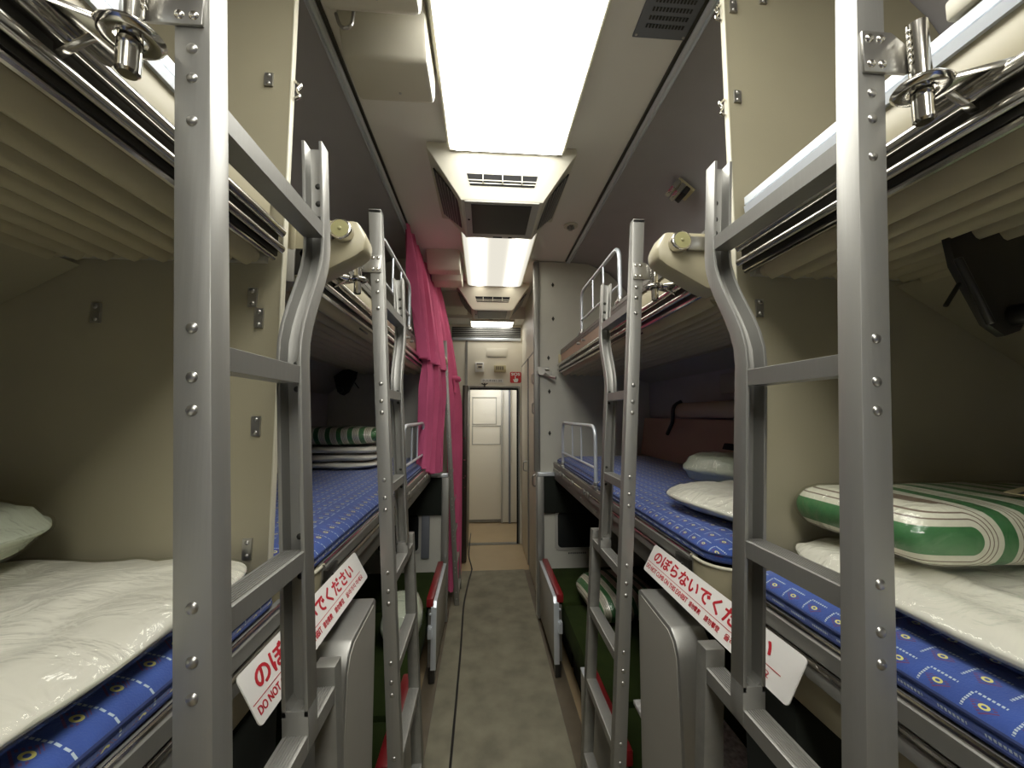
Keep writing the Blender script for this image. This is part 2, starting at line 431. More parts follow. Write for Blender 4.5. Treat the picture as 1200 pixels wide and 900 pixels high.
# corridor side wall on the right with two closet doors
bm = B(); box(bm, .478, 1.33, P2 + .035, YD, 0, 2.8); struct('wall_corridor_right', bm, 'cream')
for i, (y0, y1) in enumerate(((3.30, 3.95), (4.08, 4.70))):
    bm = B(); box(bm, .465, .4779, y0, y1, .02, 2.12)
    d = struct('door_%d' % (3 + i), bm, 'cream', 'cream closet door on the right of the corridor, %s' % ('nearer one' if i == 0 else 'farther one'), bev=.003)
    bm = B()
    for q in ((y0 - .015, y0, .02, 2.14), (y1, y1 + .015, .02, 2.14), (y0 - .015, y1 + .015, 2.12, 2.135)): box(bm, .463, .479, q[0], q[1], q[2], q[3])
    obj('door_frame', bm, 'alu', d)
    bm = B()
    for z in ((1.86, 1.60, .98) if i == 0 else (1.0,)):
        tube(bm, rounded([(.467, y0 + .08, z - .05), (.428, y0 + .08, z - .045), (.428, y0 + .08, z + .045), (.467, y0 + .08, z + .05)], .02, 4), .007, 8)
    obj('door_handle', bm, 'steel', d)

# ------------------------------------------------------------------ carpet, cable
bm = B(); box(bm, X(-1, .335), X(1, .335), YB, 3.99, .0008, .010)
tag(obj('carpet_runner', bm, 'carpet', bev=.002), 'worn olive grey carpet runner lying along the aisle floor', 'carpet')
bm = B()
tube(bm, rounded([(-.135, 1.55, .016), (-.135, 2.0, .016), (-.138, 2.7, .016), (-.15, 3.3, .016), (-.125, 3.75, .016), (-.10, 4.02, .008), (-.115, 4.15, .008), (-.152, 4.40, .008), (-.152, 4.9, .010), (-.152, 5.2, .008)], .12, 5), .006, 8)
tag(obj('power_cable', bm, 'rubber'), 'black cable running along the left side of the aisle carpet', 'cable')

# ------------------------------------------------------------------ partitions
def clip(bm, x, y, z, w=.018, h=.05):
    box(bm, x - w / 2, x + w / 2, y - .005, y, z - h / 2, z + h / 2)
    for k in (-1, 1): dome(bm, (x, y - .005, z + k * h * .32), (0, -1, 0), .005, 8)
def roofz(o):
    for (a, za), (b, zb) in zip(prof, prof[1:]):
        if a <= o <= b and b > a: return za + (zb - za) * (o - a) / (b - a)
    return 2.80
for s, side in ((-1, 'left'), (1, 'right')):
    e = .52
    r = thing('partition_panel', (X(s, .9), P1, 0), 'beige laminate partition between the %s-hand bunks nearest the camera' % side, 'partition')
    pts = [(X(s, e), .02), (X(s, e), 2.79)] + [(X(s, a - .004), z - .006) for a, z in prof[0:7]] + [(X(s, 1.266), .02)]
    bm = B(); extrude_y(bm, pts, P1, P1 + .013); obj('panel', bm, 'beige', r)
    bm = B(); box(bm, X(s, e - .004), X(s, e), P1 - .002, P1 + .015, .02, 2.79); obj('edge_strip', bm, 'cream_edge', r, bev=.0015)
    for x, z in (((X(s, .565), 2.30), (X(s, .885), 1.76), (X(s, .555), 1.525), (X(s, .56), 1.755), (X(s, .575), 1.80), (X(s, .56), 1.275)) if s < 0 else
                 ((X(s, .54), 2.33), (X(s, .54), 2.57), (X(s, .57), 1.80), (X(s, .62), 2.60))):
        bm = B(); clip(bm, x, P1, z, h=.042 if z < 2 else .03, w=.018); obj('clip_plate', bm, 'steel', r)
    for z in ((2.31, 2.565) if s > 0 else (2.29,)):                 # little hooks on the edge
        bm = B(); x = X(s, e - .006)
        tube(bm, rounded([(x, P1 + .01, z + .02), (x - s * .016, P1 + .01, z + .012), (x - s * .003, P1 + .01, z), (x - s * .016, P1 + .01, z - .014), (x, P1 + .01, z - .022)], .008, 3), .0035, 8)
        obj('edge_hook', bm, 'chrome', r)
for s, side in ((-1, 'left'), (1, 'right')):
    r = thing('partition_panel', (X(s, .9), P2, 0), 'pale grey partition with silver post at the far end of the %s-hand bunks' % side, 'partition')
    e = .335 if s > 0 else .44
    pts = [(X(s, e), .02), (X(s, e), 2.79)] + [(X(s, a - .004), z - .006) for a, z in prof[0:7]] + [(X(s, 1.266), .02)]
    if s < 0: pts = [(X(s, .35), .02), (X(s, .35), 1.07), (X(s, .57), 1.071), (X(s, .57), 2.79)] + [(X(s, a - .004), z - .006) for a, z in prof[0:7]] + [(X(s, 1.266), .02)]
    bm = B(); extrude_y(bm, pts, P2, P2 + .03); obj('panel', bm, 'partgrey', r)
    if s > 0:
        bm = B(); box(bm, X(s, .322), X(s, .368), P2 - .016, P2 + .036, 1.102, 2.79); obj('upper_post', bm, 'alu', r, bev=.005)
        bm = B()
        for z, x in ((2.60, .56), (2.32, .56), (2.0, .52), (1.73, .525), (1.40, .525)):
            loft(bm, [[(x - .012, P2 - .003, z), (x, P2 - .003, z + .022), (x + .012, P2 - .003, z), (x, P2 - .003, z - .022)], [(x - .01, P2, z), (x, P2, z + .02), (x + .01, P2, z), (x, P2, z - .02)]])
            dome(bm, (x, P2 - .003, z), (0, -1, 0), .006)
        obj('diamond_plate', bm, 'darksteel', r)
        bm = B(); box(bm, .60, .66, P2 - .006, P2, 1.96, 2.03); obj('beige_plate', bm, 'yellow', r, bev=.002)
        bm = B()
        tube(bm, rounded([(.44, P2 - .03, 1.89), (.47, P2 - .04, 1.875), (.52, P2 - .06, 1.84), (.56, P2 - .10, 1.83)], .03, 4), .011, 10)
        cyl(bm, (.455, P2 - .06, 1.885), (0, 1, 0), .030, .05); box(bm, .43, .52, P2 - .03, P2 - .001, 1.905, 1.925); box(bm, .46, .54, P2 - .05, P2 - .02, 1.855, 1.885)
        obj('catch_arm', bm, 'steel', r)
    # silver seat post below middle berth level, dark infill and lower wall window
    xo = .345
    bm = B(); box(bm, X(s, xo - .008), X(s, xo + .045), P2 - .045, P2 + .005, .02, 1.07); obj('silver_post', bm, 'alu', r, bev=.004)
    bm = B(); box(bm, X(s, xo + .046), X(s, 1.26), P2 - .035, P2 - .001, .79, 1.07); obj('dark_headboard', bm, 'darkgreen', r, bev=.004)
    bm = B(); box(bm, X(s, xo), X(s, .50), P2 - .045, P2 - .001, 1.072, 1.10); obj('cap_plate', bm, 'alu_bright', r, bev=.003)
    bm = B(); x0, x1 = (.56, .95) if s > 0 else (-.80, -.46)
    P = roundrect(x0, x1, .50, .80, .03)
    loft(bm, [[(x, P2 - .008, z) for x, z in P], [(x, P2, z) for x, z in P]]); f = obj('window_frame', bm, 'ac_frame', r, bev=.002)
    bm = B(); P = roundrect(x0 + .022, x1 - .022, .522, .79, .03)
    loft(bm, [[(x, P2 - .011, z) for x, z in P], [(x, P2 - .006, z) for x, z in P]]); obj('window_pane', bm, 'window', f)
    if s > 0:
        bm = B()
        for k in range(9): box(bm, .665 + k * .016, .674 + k * .016, P2 - .003, P2 - .0005, .470, .482)
        obj('small_print', bm, 'blackprint', r)
    else:
        bm = B(); box(bm, -.46, -.40, P2 - .02, P2 - .001, .47, .79); obj('grey_strip', bm, 'bluegrey', r, bev=.003)

# slanted casings high on the outer walls, above the middle berths
for s, side, n in ((-1, 'left', 15), (1, 'right', 16)):
    for (y0, y1) in ((YB + .01, P1 - .001),):
        bm = B(); extrude_y(bm, [(X(s, .925), 1.862), (X(s, 1.268), 1.655), (X(s, 1.268), 1.862)], y0, y1); struct('trim_%d' % n, bm, 'brown' if False else 'beige')
    bm = B(); extrude_y(bm, [(X(s, 1.06), 1.862), (X(s, 1.268), 1.80 if s > 0 else 1.70), (X(s, 1.268), 1.862)], P1 + .023, P2 - .001); struct('trim_%d' % (n + 2), bm, 'panelgrey')

# ------------------------------------------------------------------ ladders
def loff(z): return .357 + .06 * (z - 1.55)
def ladder(s, y0, label, rivets=True):
    dy = y0 - .42
    r = thing('berth_ladder', (X(s, loff(0)), y0, 0), label, 'ladder', 'aluminium ladders at the bunks')
    W, D, T = .037, .031, .0055
    def ring(z, y, flip):
        a = X(s, loff(z)); b = X(s, loff(z) + W); t = s * T
        if flip > 0:     # channel opens towards -y
            return [(a, y, z), (a, y + D, z), (b, y + D, z), (b, y, z), (b - t, y, z), (b - t, y + D - T, z), (a + t, y + D - T, z), (a + t, y, z)]
        return [(a, y, z), (b, y, z), (b, y + D, z), (b - t, y + D, z), (b - t, y + T, z), (a + t, y + T, z), (a + t, y + D, z), (a, y + D, z)]
    def solid(z, y):
        a = X(s, loff(z)); b = X(s, loff(z) + W)
        return [(a, y, z), (a, y + D, z), (b, y + D, z), (b, y, z)]
    bm = B(); loft(bm, [ring(z, y0, -1) for z in (.012, 1.0, 2.17)])
    loft(bm, [solid(2.160, y0), solid(2.172, y0)])
    obj('near_post', bm, 'alu', r, bev=.0012)
    yw, yn = y0 + .303, y0 + .200
    path = [(2.065, yw), (1.875, yw)]
    for k in range(1, 9):
        t = k / 8; sm = t * t * (3 - 2 * t); path.append((1.875 - .24 * t, yw + (yn - yw) * sm))
    path += [(1.112, yn)]
    bm = B(); loft(bm, [ring(z, y, 1) for z, y in path])
    loft(bm, [solid(1.120, yn), solid(1.065, yn)])
    a, b = X(s, loff(1.13) + T * .6), X(s, loff(1.13) + W - T * .6); mdl = (a + b) / 2; hw = (b - a) / 2
    for q in (-1, 1):
        pl = [(mdl + q * hw, 1.118)] + [(mdl + q * hw * math.sin(t * math.pi / 16), 1.118 + .03 * (1 - math.cos(t * math.pi / 16)) ** 1.2) for t in range(9)]
        loft(bm, [[(x, yn + .003, z) for x, z in pl], [(x, yn + D - .002, z) for x, z in pl]])
    obj('bent_post', bm, 'alu', r, bev=.0008)
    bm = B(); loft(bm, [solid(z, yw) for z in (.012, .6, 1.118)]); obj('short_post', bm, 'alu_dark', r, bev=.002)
    zs = [1.905, 1.625, 1.346, 1.087, .842, .592, .342, .10]
    for i, z in enumerate(zs):
        H = .027; a = loff(z)
        ye = (yw if i in (0,) else (yn if i in (1, 2) else yw))
        top = []
        n = 8
        for k in range(n):
            u0 = a + .003 + (W - .006) * k / n; u1 = a + .003 + (W - .006) * (k + .6) / n
            top += [(X(s, u0), z), (X(s, u1), z), (X(s, u1), z - .0015), (X(s, a + .003 + (W - .006) * (k + 1) / n), z - .0015)]
        poly = [(X(s, a + .0008), z - H), (X(s, a + .0008), z - .001), *top, (X(s, a + W - .0008), z - .001), (X(s, a + W - .0008), z - H)]
        bm = B(); extrude_y(bm, poly, y0 + D - .001, ye + .006); obj('rung', bm, 'alu', r, recalc=True)
        bm = B()
        offs = (.043, .009, -.040) if i == 0 else (.014, -.037, -.071)
        for o in offs:
            zz = z + o
            if zz > .03: dome(bm, (X(s, loff(zz) + W * .5), y0 + .0003, zz), (0, -1, 0), .0062, 12)
        obj('rivet', bm, 'steel', r)
    bm = B()
    for z in (1.99, 1.955, 1.925):
        dome(bm, (X(s, loff(z) + W * .5), yw + D - T, z), (0, -1, 0), .006, 8)
    for z in (1.63, 1.59, 1.36, 1.30): dome(bm, (X(s, loff(z) + W * .5), yn + D - T, z), (0, -1, 0), .005, 8)
    obj('channel_bolt', bm, 'darksteel', r)
    # hook plate with four screws and the drop pin
    zc = 2.0; a = loff(zc)
    bm = B()
    pl = [(X(s, a + .004), zc - .027), (X(s, a + .004), zc + .027), (X(s, a + .044), zc + .027), (X(s, a + .072), zc + .004), (X(s, a + .072), zc - .022), (X(s, a + .06), zc - .027)]
    loft(bm, [[(x, y0 - .004, z) for x, z in pl], [(x, y0, z) for x, z in pl]])
    hp = obj('hook_plate', bm, 'darksteel' if False else 'steel', r, bev=.001)
    bm = B()
    for dx in (.013, .028):
        for q in (-.017, .017): dome(bm, (X(s, a + dx), y0 - .004, zc + q), (0, -1, 0), .0055, 10)
    obj('screw', bm, 'chrome', hp)
    bm = B(); px = X(s, .452)
    tube(bm, [(px, y0 - .012, 1.903), (px, y0 - .012, 1.906), (px, y0 - .012, 2.03)], [.008, .0105, .0105], 16)
    for k in range(6): dome(bm, (px - s * .012, y0 - .012, 2.02 - k * .008), (-s, 0, 0), .003, 6)
    obj('drop_pin', bm, 'chrome', r)
    return r
def ring_bracket(s, y, par):
    """loop bolted to the upper berth rail, the ladder pin drops through it"""
    px, z = X(s, .452), 1.946; bm = B()
    R = []
    for k in range(25):
        t = 2 * math.pi * k / 24
        R.append((px + math.cos(t) * .023, y + math.sin(t) * .020, z))
    for (a, b) in zip(R, R[1:]): pass
    rings = []
    for k in range(25):
        t = 2 * math.pi * k / 24; c, q = math.cos(t), math.sin(t)
        rings.append([(px + c * ro, y + q * ro * .9, z + zz) for ro, zz in ((.014, -.005), (.026, -.005), (.031, 0), (.026, .006), (.014, .006))])
    loft(bm, rings, cap=False)
    pl = [(px + s * .018, y - .020), (X(s, .52), y - .050), (X(s, .52), y + .045), (px + s * .018, y + .020)]
    extrude_z(bm, pl, z - .004, z + .004)
    pl = [(px + s * .024, z + .004), (X(s, .52), z + .012), (X(s, .52), z - .028)]
    extrude_y(bm, pl, y - .006, y + .004)
    return obj('pin_loop', bm, 'chrome', par, bev=.0008)
L1 = ladder(-1, .42, 'large near aluminium ladder on the left, closest to the camera')
L2 = ladder(1, .42, 'large near aluminium ladder on the right, closest to the camera')
L3 = ladder(-1, 1.165, 'second aluminium ladder on the left, in front of the blue mattress with stacked bedding')
L4 = ladder(1, 1.165, 'second aluminium ladder on the right, beside the bare end of the blue mattress')
L5 = ladder(-1, 3.29, 'distant aluminium ladder on the left among the magenta curtains')

# ------------------------------------------------------------------ upper berths
def upper(s, y0, y1, ly, label, far):
    r = thing('upper_berth', (X(s, .52), (y0 + y1) / 2, 1.86), label, 'bunk', 'upper berths')
    bm = B(); tube(bm, [(X(s, .514), y0, 1.938), (X(s, .514), y1, 1.938)], .011, 16); obj('front_rail', bm, 'chrome', r)
    bm = B(); tube(bm, [(X(s, .512), y0, 1.901), (X(s, .512), y1, 1.901)], .0085, 14)
    tube(bm, [(X(s, .528), y0, 1.882), (X(s, .528), y1, 1.882)], .0065, 10); obj('lower_rail', bm, 'chrome', r)
    bm = B(); box(bm, X(s, .519), X(s, .535), y0, y1, 1.885, 1.95); obj('rail_web', bm, 'darksteel', r)
    bm = B(); box(bm, X(s, .538), X(s, .550), y0, y1, 1.945, 2.025); obj('side_board', bm, 'beige_plastic', r, bev=.002)
    bm = B(); z = 2.022
    extrude_y(bm, [(X(s, .532), z), (X(s, .530), z + .016), (X(s, .535), z + .018), (X(s, .535), z + .020), (X(s, .532), z + .021), (X(s, .532), z + .038), (X(s, .552), z + .040), (X(s, .552), z)], y0, y1)
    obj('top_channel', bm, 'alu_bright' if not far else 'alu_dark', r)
    # corrugated underside
    bm = B(); pts = []; N = 9; a0, a1 = .532, 1.0
    pitch = (a1 - a0) / N
    for k in range(N):
        for q in range(8):
            t = q / 8; zz = 1.880 - (.034 * math.sin(math.pi * min(t / .76, 1)) ** .6 if t < .76 else -.010)
            pts.append((X(s, a0 + (k + t) * pitch), zz))
    pts += [(X(s, a1), 1.879), (X(s, a1 + .01), 1.865), (X(s, 1.10), 1.858), (X(s, 1.22), 1.90), (X(s, 1.22), 1.94), (X(s, .532), 1.94)]
    ya, yb = y0 + .05, y1 - .05
    extrude_y(bm, pts, ya, yb); obj('ribbed_underside', bm, 'rib', r)
    bm = B()
    for k in range(N):                                     # rounded rib tips at both ends
        xc = X(s, a0 + (k + .36) * pitch)
        for yy, d in ((yb - .002, 1), (ya + .002, -1)):
            tube(bm, [(xc, yy, 1.872), (xc, yy + d * .018, 1.873), (xc, yy + d * .028, 1.876)], [.0165, .015, .006], 12)
    obj('rib_tip', bm, 'rib', r)
    bm = B()
    box(bm, X(s, .537), X(s, 1.22), y1 - .018, y1, 1.868, 1.95); box(bm, X(s, .537), X(s, 1.22), y0, y0 + .018, 1.868, 1.95)
    obj('end_board', bm, 'panelgrey', r, bev=.002)
    bm = B(); box(bm, X(s, .556), X(s, 1.2), y0 + .03, y1 - .03, 1.945, 1.99); obj('base_panel', bm, 'beige', r)
    for k in (1, 2, 3):
        if far: break
        bm = B(); xx = a0 + (k + .83) * pitch
        box(bm, X(s, xx - .012), X(s, xx + .016), y1 - .115, y1 - .085, 1.868, 1.8695); obj('paper_tag', bm, 'tag', r)
    for yy in ly: ring_bracket(s, yy - .012, r)
    # folding hinge at the outer corners
    for yy in ((.58,) if (not far and s > 0) else ((y1 - .25,) if (far and s < 0) else ())):
        bm = B(); o = .71 if not far else .97
        pl = [(X(s, o - .01), 1.868), (X(s, o + .17), 1.868), (X(s, o + .15), 1.80), (X(s, o + .13), 1.72), (X(s, o + .11), 1.690), (X(s, o + .08), 1.680), (X(s, o + .05), 1.700), (X(s, o), 1.80)]
        loft(bm, [[(x, yy, z) for x, z in pl], [(x, yy + .012, z) for x, z in pl]])
        tube(bm, [(X(s, o), yy - .004, 1.81), (X(s, o + .05), yy - .004, 1.70)], .006, 8)
        cyl(bm, (X(s, o + .10), yy - .03, 1.715), (0, 1, 0), .018, .035); cyl(bm, (X(s, o + .10), yy - .034, 1.715), (0, 1, 0), .009, .01)
        tube(bm, [(X(s, o - .02), yy + .004, 1.73), (X(s, o + .01), yy + .004, 1.77)], .004, 6)
        obj('hinge_bracket', bm, 'darksteel', r, bev=.0015)
    # under-rail latch
    for yy in ((.30,) if not far else (1.5,)):
        bm = B(); box(bm, X(s, .534), X(s, .575), yy - .05, yy + .05, 1.862, 1.868); dome(bm, (X(s, .555), yy, 1.862), (0, 0, -1), .007)
        obj('latch_plate', bm, 'darksteel', r, bev=.002)
    return r
U1 = upper(-1, YB + .1, P1 - .02, (.42,), 'left upper bunk nearest the camera, seen from below', False)
U2 = upper(1, YB + .1, P1 - .02, (.42,), 'right upper bunk nearest the camera, seen from below', False)
U3 = upper(-1, P1 + .09, P2 - .03, (1.165,), 'left upper bunk of the second bay, behind the second left ladder', True)
U4 = upper(1, P1 + .09, P2 - .03, (1.165,), 'right upper bunk of the second bay, with the upper guard rail standing on it', True)
for U_, s in ((U3, -1), (U4, 1)):                           # pinkish brown board and pegs at the far side
    bm = B(); box(bm, X(s, .533), X(s, .5375), 1.6, P2 - .06, 1.95, 2.02); obj('brown_board', bm, 'brown', U_)
    bm = B()
    for yy in (1.9, 2.3, 2.42): cyl(bm, (X(s, .533), yy, 2.0), (-s, 0, 0), .009, .02, 10)
    obj('peg', bm, 'steel', U_)
# white latch box at the very top right of the picture, on the near right upper berth
bm = B(); box(bm, X(1, .525), X(1, .560), .16, .432, 2.064, 2.092); obj('catch_block', bm, 'cream_edge', U2, bev=.004)
bm = B(); box(bm, X(1, .522), X(1, .526), .18, .38, 2.070, 2.078); tube(bm, [(X(1, .53), .36, 2.064), (X(1, .535), .37, 2.045)], .006, 8); obj('catch_slot', bm, 'steel', U2)

# beige corner arms with a round knob where the upper berths start
def arm(s, y0, label):
    r = thing('berth_end_arm', (X(s, .5), y0, 1.88), label, 'bracket', 'beige berth end arms with knobs')
    pl = [(X(s, .372), 1.985), (X(s, .395), 2.030), (X(s, .60), 2.030), (X(s, .60), 1.865), (X(s, .56), 1.862), (X(s, .50), 1.880), (X(s, .395), 1.938), (X(s, .374), 1.955)]
    bm = B(); loft(bm, [[(x, y0, z) for x, z in pl], [(x, y0 + .07, z) for x, z in pl]]); obj('arm_body', bm, 'beige_plastic', r, bev=.010)
    bm = B(); tube(bm, [(X(s, .426), y0 - .025, 1.995), (X(s, .426), y0 + .01, 1.995)], .026, 24); k = obj('knob_rim', bm, 'chrome', r, bev=.003)
    bm = B(); tube(bm, [(X(s, .426), y0 - .0265, 1.995), (X(s, .426), y0 - .020, 1.995)], .021, 24); dome(bm, (X(s, .426), y0 - .0265, 1.995), (0, -1, 0), .005); obj('knob_face', bm, 'knobface', k)
    bm = B(); box(bm, X(s, .448), X(s, .51), y0 - .014, y0 - .001, 1.975, 2.012); obj('knob_bracket', bm, 'steel', r, bev=.003)
    return r
arm(-1, .955, 'beige berth arm with round silver knob between the two left ladders')
arm(1, .955, 'beige berth arm with round silver knob between the two right ladders')
arm(-1, 3.16, 'small distant berth arm with knob beside the farthest left ladder')

# ------------------------------------------------------------------ middle berths
def middle(s, y0, y1, label, rounded_end):
    r = thing('middle_berth', (X(s, .49), (y0 + y1) / 2, 1.06), label, 'bunk', 'middle berths')
    ys = y0 + (.10 if rounded_end else 0)
    bm = B(); extrude_y(bm, [(X(s, .468), 1.180), (X(s, .464), 1.176), (X(s, .464), 1.150), (X(s, .468), 1.146), (X(s, .488), 1.146), (X(s, .488), 1.180)], ys, y1)
    obj('top_rail', bm, 'chrome' if False else 'alu', r)
    bm = B(); tube(bm, [(X(s, .470), ys, 1.181), (X(s, .470), y1, 1.181)], .0045, 8)
    tube(bm, [(X(s, .466), ys, 1.139), (X(s, .466), y1, 1.139)], .006, 10); obj('rail_bead', bm, 'chrome', r)
    bm = B(); extrude_y(bm, [(X(s, .471), 1.145), (X(s, .462), 1.130), (X(s, .462), 1.112), (X(s, .470), 1.106), (X(s, .486), 1.106), (X(s, .486), 1.145)], ys, y1)
    obj('lower_rail', bm, 'alu', r)
    bm = B(); box(bm, X(s, .472), X(s, .484), ys, y1, 1.050, 1.106); obj('valance', bm, 'beige_plastic' if y0 < .5 else 'alu', r, bev=.002)
    bm = B(); box(bm, X(s, .484), X(s, 1.262), y0 + (.09 if rounded_end else .02), y1 - .0, 1.085, 1.160); obj('base_board', bm, 'darkgreen', r)
    if rounded_end:
        P = []; n = 8; rr = .075; xx = .474
        for k in range(n + 1):
            t = math.pi / 2 * k / n; P.append((X(s, xx + rr - rr * math.cos(t)), y0 + rr - rr * math.sin(t)))
        out = [(X(s, xx), y0 + .14)] + P + [(X(s, 1.262), y0)]
        inn = [(X(s, 1.262), y0 + .015)] + [(x + s * .012, y + .012) for x, y in reversed(P)] + [(X(s, xx + .012), y0 + .14)]
        bm = B(); extrude_z(bm, out + inn, 1.075, 1.175); obj('rounded_end', bm, 'beige_plastic', r)
        bm = B()
        tube(bm, [(x, y, 1.176) for x, y in out], .004, 8); obj('end_bead', bm, 'cream_edge', r)
        bm = B(); box(bm, X(s, .455), X(s, .466), ys - .01, ys + .06, 1.10, 1.17); dome(bm, (X(s, .455), ys + .02, 1.15), (-s, 0, 0), .006); dome(bm, (X(s, .455), ys + .02, 1.12), (-s, 0, 0), .006)
        obj('end_latch', bm, 'darksteel', r, bev=.002)
        bm = B()
        for yy in (2.0, 2.08, 2.35, 2.62, 2.70): box(bm, X(s, .452), X(s, .463), yy, yy + .03, 1.12, 1.15)
        for yy in (1.9, 2.2, 2.5, 2.8): dome(bm, (X(s, .471), yy, 1.078), (-s, 0, 0), .008)
        obj('rail_fitting', bm, 'steel', r, bev=.002)
    return r
def mattress(s, y0, y1, label, rnd):
    r = thing('mattress', (X(s, .85), (y0 + y1) / 2, 1.181), label, 'mattress', 'blue patterned mattresses on the middle berths')
    P = roundrect(min(X(s, .482), X(s, 1.24)), max(X(s, .482), X(s, 1.24)), y0, y1, .07 if rnd else .03, 7)
    cx = (X(s, .482) + X(s, 1.24)) / 2; cy = (y0 + y1) / 2
    def ins(P, d):
        return [(x - math.copysign(min(d, abs(x - cx)), x - cx), y - math.copysign(min(d, abs(y - cy)), y - cy)) for x, y in P]
    bm = B(); zs = [(1.182, .010), (1.186, .002), (1.194, 0), (1.204, .001), (1.213, .008), (1.222, .024), (1.230, .055), (1.235, .10)]
    loft(bm, [[(x, y, z) for x, y in ins(P, d)] for z, d in zs]); obj('cushion', bm, 'blue', r)
    bm = B(); Q = ins(P, -.001); tube(bm, [(x, y, 1.203) for x, y in Q + Q[:1]], .003, 6, cap=False)
    tube(bm, [(x, y, 1.187) for x, y in Q + Q[:1]], .003, 6, cap=False); obj('piping', bm, 'navy', r)
    return r
middle(-1, YB + .1, P1 - .015, 'left middle bunk nearest the camera, under the plastic-wrapped quilt', False)
middle(1, YB + .1, P1 - .015, 'right middle bunk nearest the camera, under the wrapped striped blanket', False)
middle(-1, P1 + .06, P2 - .05, 'left middle bunk of the second bay with rounded beige end', True)
middle(1, P1 + .06, P2 - .05, 'right middle bunk of the second bay with rounded beige end', True)
mattress(-1, YB + .15, P1 - .03, 'blue patterned mattress at lower left, nearest the camera', False)
mattress(1, YB + .15, P1 - .03, 'blue patterned mattress at lower right, nearest the camera', False)
mattress(-1, P1 + .07, P2 - .06, 'blue patterned mattress behind the left ladders, under the striped bedding', True)
mattress(1, P1 + .07, P2 - .06, 'blue patterned mattress behind the right ladders, mostly bare at its far end', True)

# ------------------------------------------------------------------ guard rails
def guard(s, off, y0, y1, z0, z1, label):
    r = thing('guard_rail', (X(s, off), (y0 + y1) / 2, z0), label, 'guard rail', 'tubular guard rails on the berths')
    x = X(s, off); zm = z0 + (z1 - z0) * .32
    bm = B(); tube(bm, rounded([(x, y0, z0), (x, y0, z1), (x, y1, z1), (x, y1, z0)], .07, 7), .0095, 12); obj('hoop', bm, 'alu_bright', r)
    bm = B(); tube(bm, [(x, y0, zm), (x, y1, zm)], .007, 10); obj('cross_bar', bm, 'alu_bright', r)
    for k in (1, 2):
        bm = B(); yy = y0 + (y1 - y0) * (.30 + .28 * (k - 1) + .05); tube(bm, [(x, yy, zm), (x, yy, z1)], .005, 8); obj('bar', bm, 'alu_bright', r)
    bm = B()
    for yy in (y0, y1): tube(bm, [(x, yy, z0 - .0), (x, yy, z0 + .03)], .014, 12); box(bm, x - .018, x + .018, yy - .03, yy + .03, z0 - .004, z0 + .012)
    obj('clamp', bm, 'steel', r, bev=.002)
    return r
guard(1, .478, 1.92, 2.72, 1.185, 1.49, 'silver tubular guard rail standing on the right middle bunk')
guard(1, .548, 1.72, 2.42, 2.062, 2.335, 'silver tubular guard rail standing on the right upper bunk')
guard(-1, .478, 2.0, 2.66, 1.185, 1.49, 'silver tubular guard rail standing on the left middle bunk beside the curtain')
guard(-1, .535, 1.70, 2.38, 2.062, 2.34, 'silver tubular guard rail standing on the left upper bunk beside the curtain top')

# ------------------------------------------------------------------ warning signs hung behind the near ladders
def sign(s, label):
    n_, f_ = (.652 if s < 0 else .632), 1.200
    bot = X(s, .412), 1.078; top = X(s, .452), 1.150
    ux = Vector((0, -1, 0)) if s > 0 else Vector((0, 1, 0))
    uy = Vector((top[0] - bot[0], 0, top[1] - bot[1])); Hh = uy.length; uy.normalize(); nn = ux.cross(uy)
    Wd = f_ - n_; o = Vector((bot[0], f_ if s > 0 else n_, bot[1]))
    r = thing('warning_sign', (bot[0], (n_ + f_) / 2, bot[1]), label, 'sign', 'do not climb signs')
    P = roundrect(0, Wd, 0, Hh, .008, 4); bm = B()
    loft(bm, [[o + ux * a + uy * b - nn * .002 for a, b in P], [o + ux * a + uy * b for a, b in P]]); obj('board', bm, 'sign', r)
    def T(body, x, y, w, h, off, nm):
        big = B()
        shifts = [(0, 0)] + ([(off * math.cos(k * math.pi / 3), off * math.sin(k * math.pi / 3)) for k in range(6)] if off else [])
        for q, (dx_, dy_) in enumerate(shifts):
            t = text_bm(body, .03, depth=.0002); place_text(t, o + ux * (x + dx_) + uy * (y + dy_) + nn * (.0005 + q * .00002), ux, uy, w, h)
            me = bpy.data.meshes.new('t'); t.to_mesh(me); t.free(); big.from_mesh(me); bpy.data.meshes.remove(me)
        obj(nm, big, 'signred', r, smooth=False, recalc=False)
    T('のぼらないでください', .030, .0390, Wd - .095, .033, .0012, 'large_lettering')
    bm = B(); z0, z1 = .0305, .0318
    vs = [o + ux * a + uy * b + nn * .0008 for a, b in ((.004, z0), (Wd - .03, z0), (Wd - .03, z1), (.004, z1))]; bm.faces.new([bm.verts.new(v) for v in vs]); obj('printed_line', bm, 'signred', r)
    T('DO NOT CLIMB ON THIS EXHIBIT', .010, .012, .232, .0125, .0003, 'small_lettering')
    T('请勿攀爬', .252, .0115, .048, .0125, .00015, 'small_lettering')
    T('請勿攀登', .318, .0115, .055, .0125, .00015, 'small_lettering')
    T('올라가지 마세요', .392, .0115, .125, .0125, .00015, 'small_lettering')
    bm = B()
    for yy in (n_ + .06, f_ - .06): tube(bm, [(X(s, .436), yy, 1.112), (X(s, .464), yy, 1.12)], .003, 6)
    obj('hanger', bm, 'steel', r)
sign(-1, 'white sign with red Japanese lettering hung behind the near left ladder')
sign(1, 'white sign with red Japanese lettering hung behind the near right ladder')

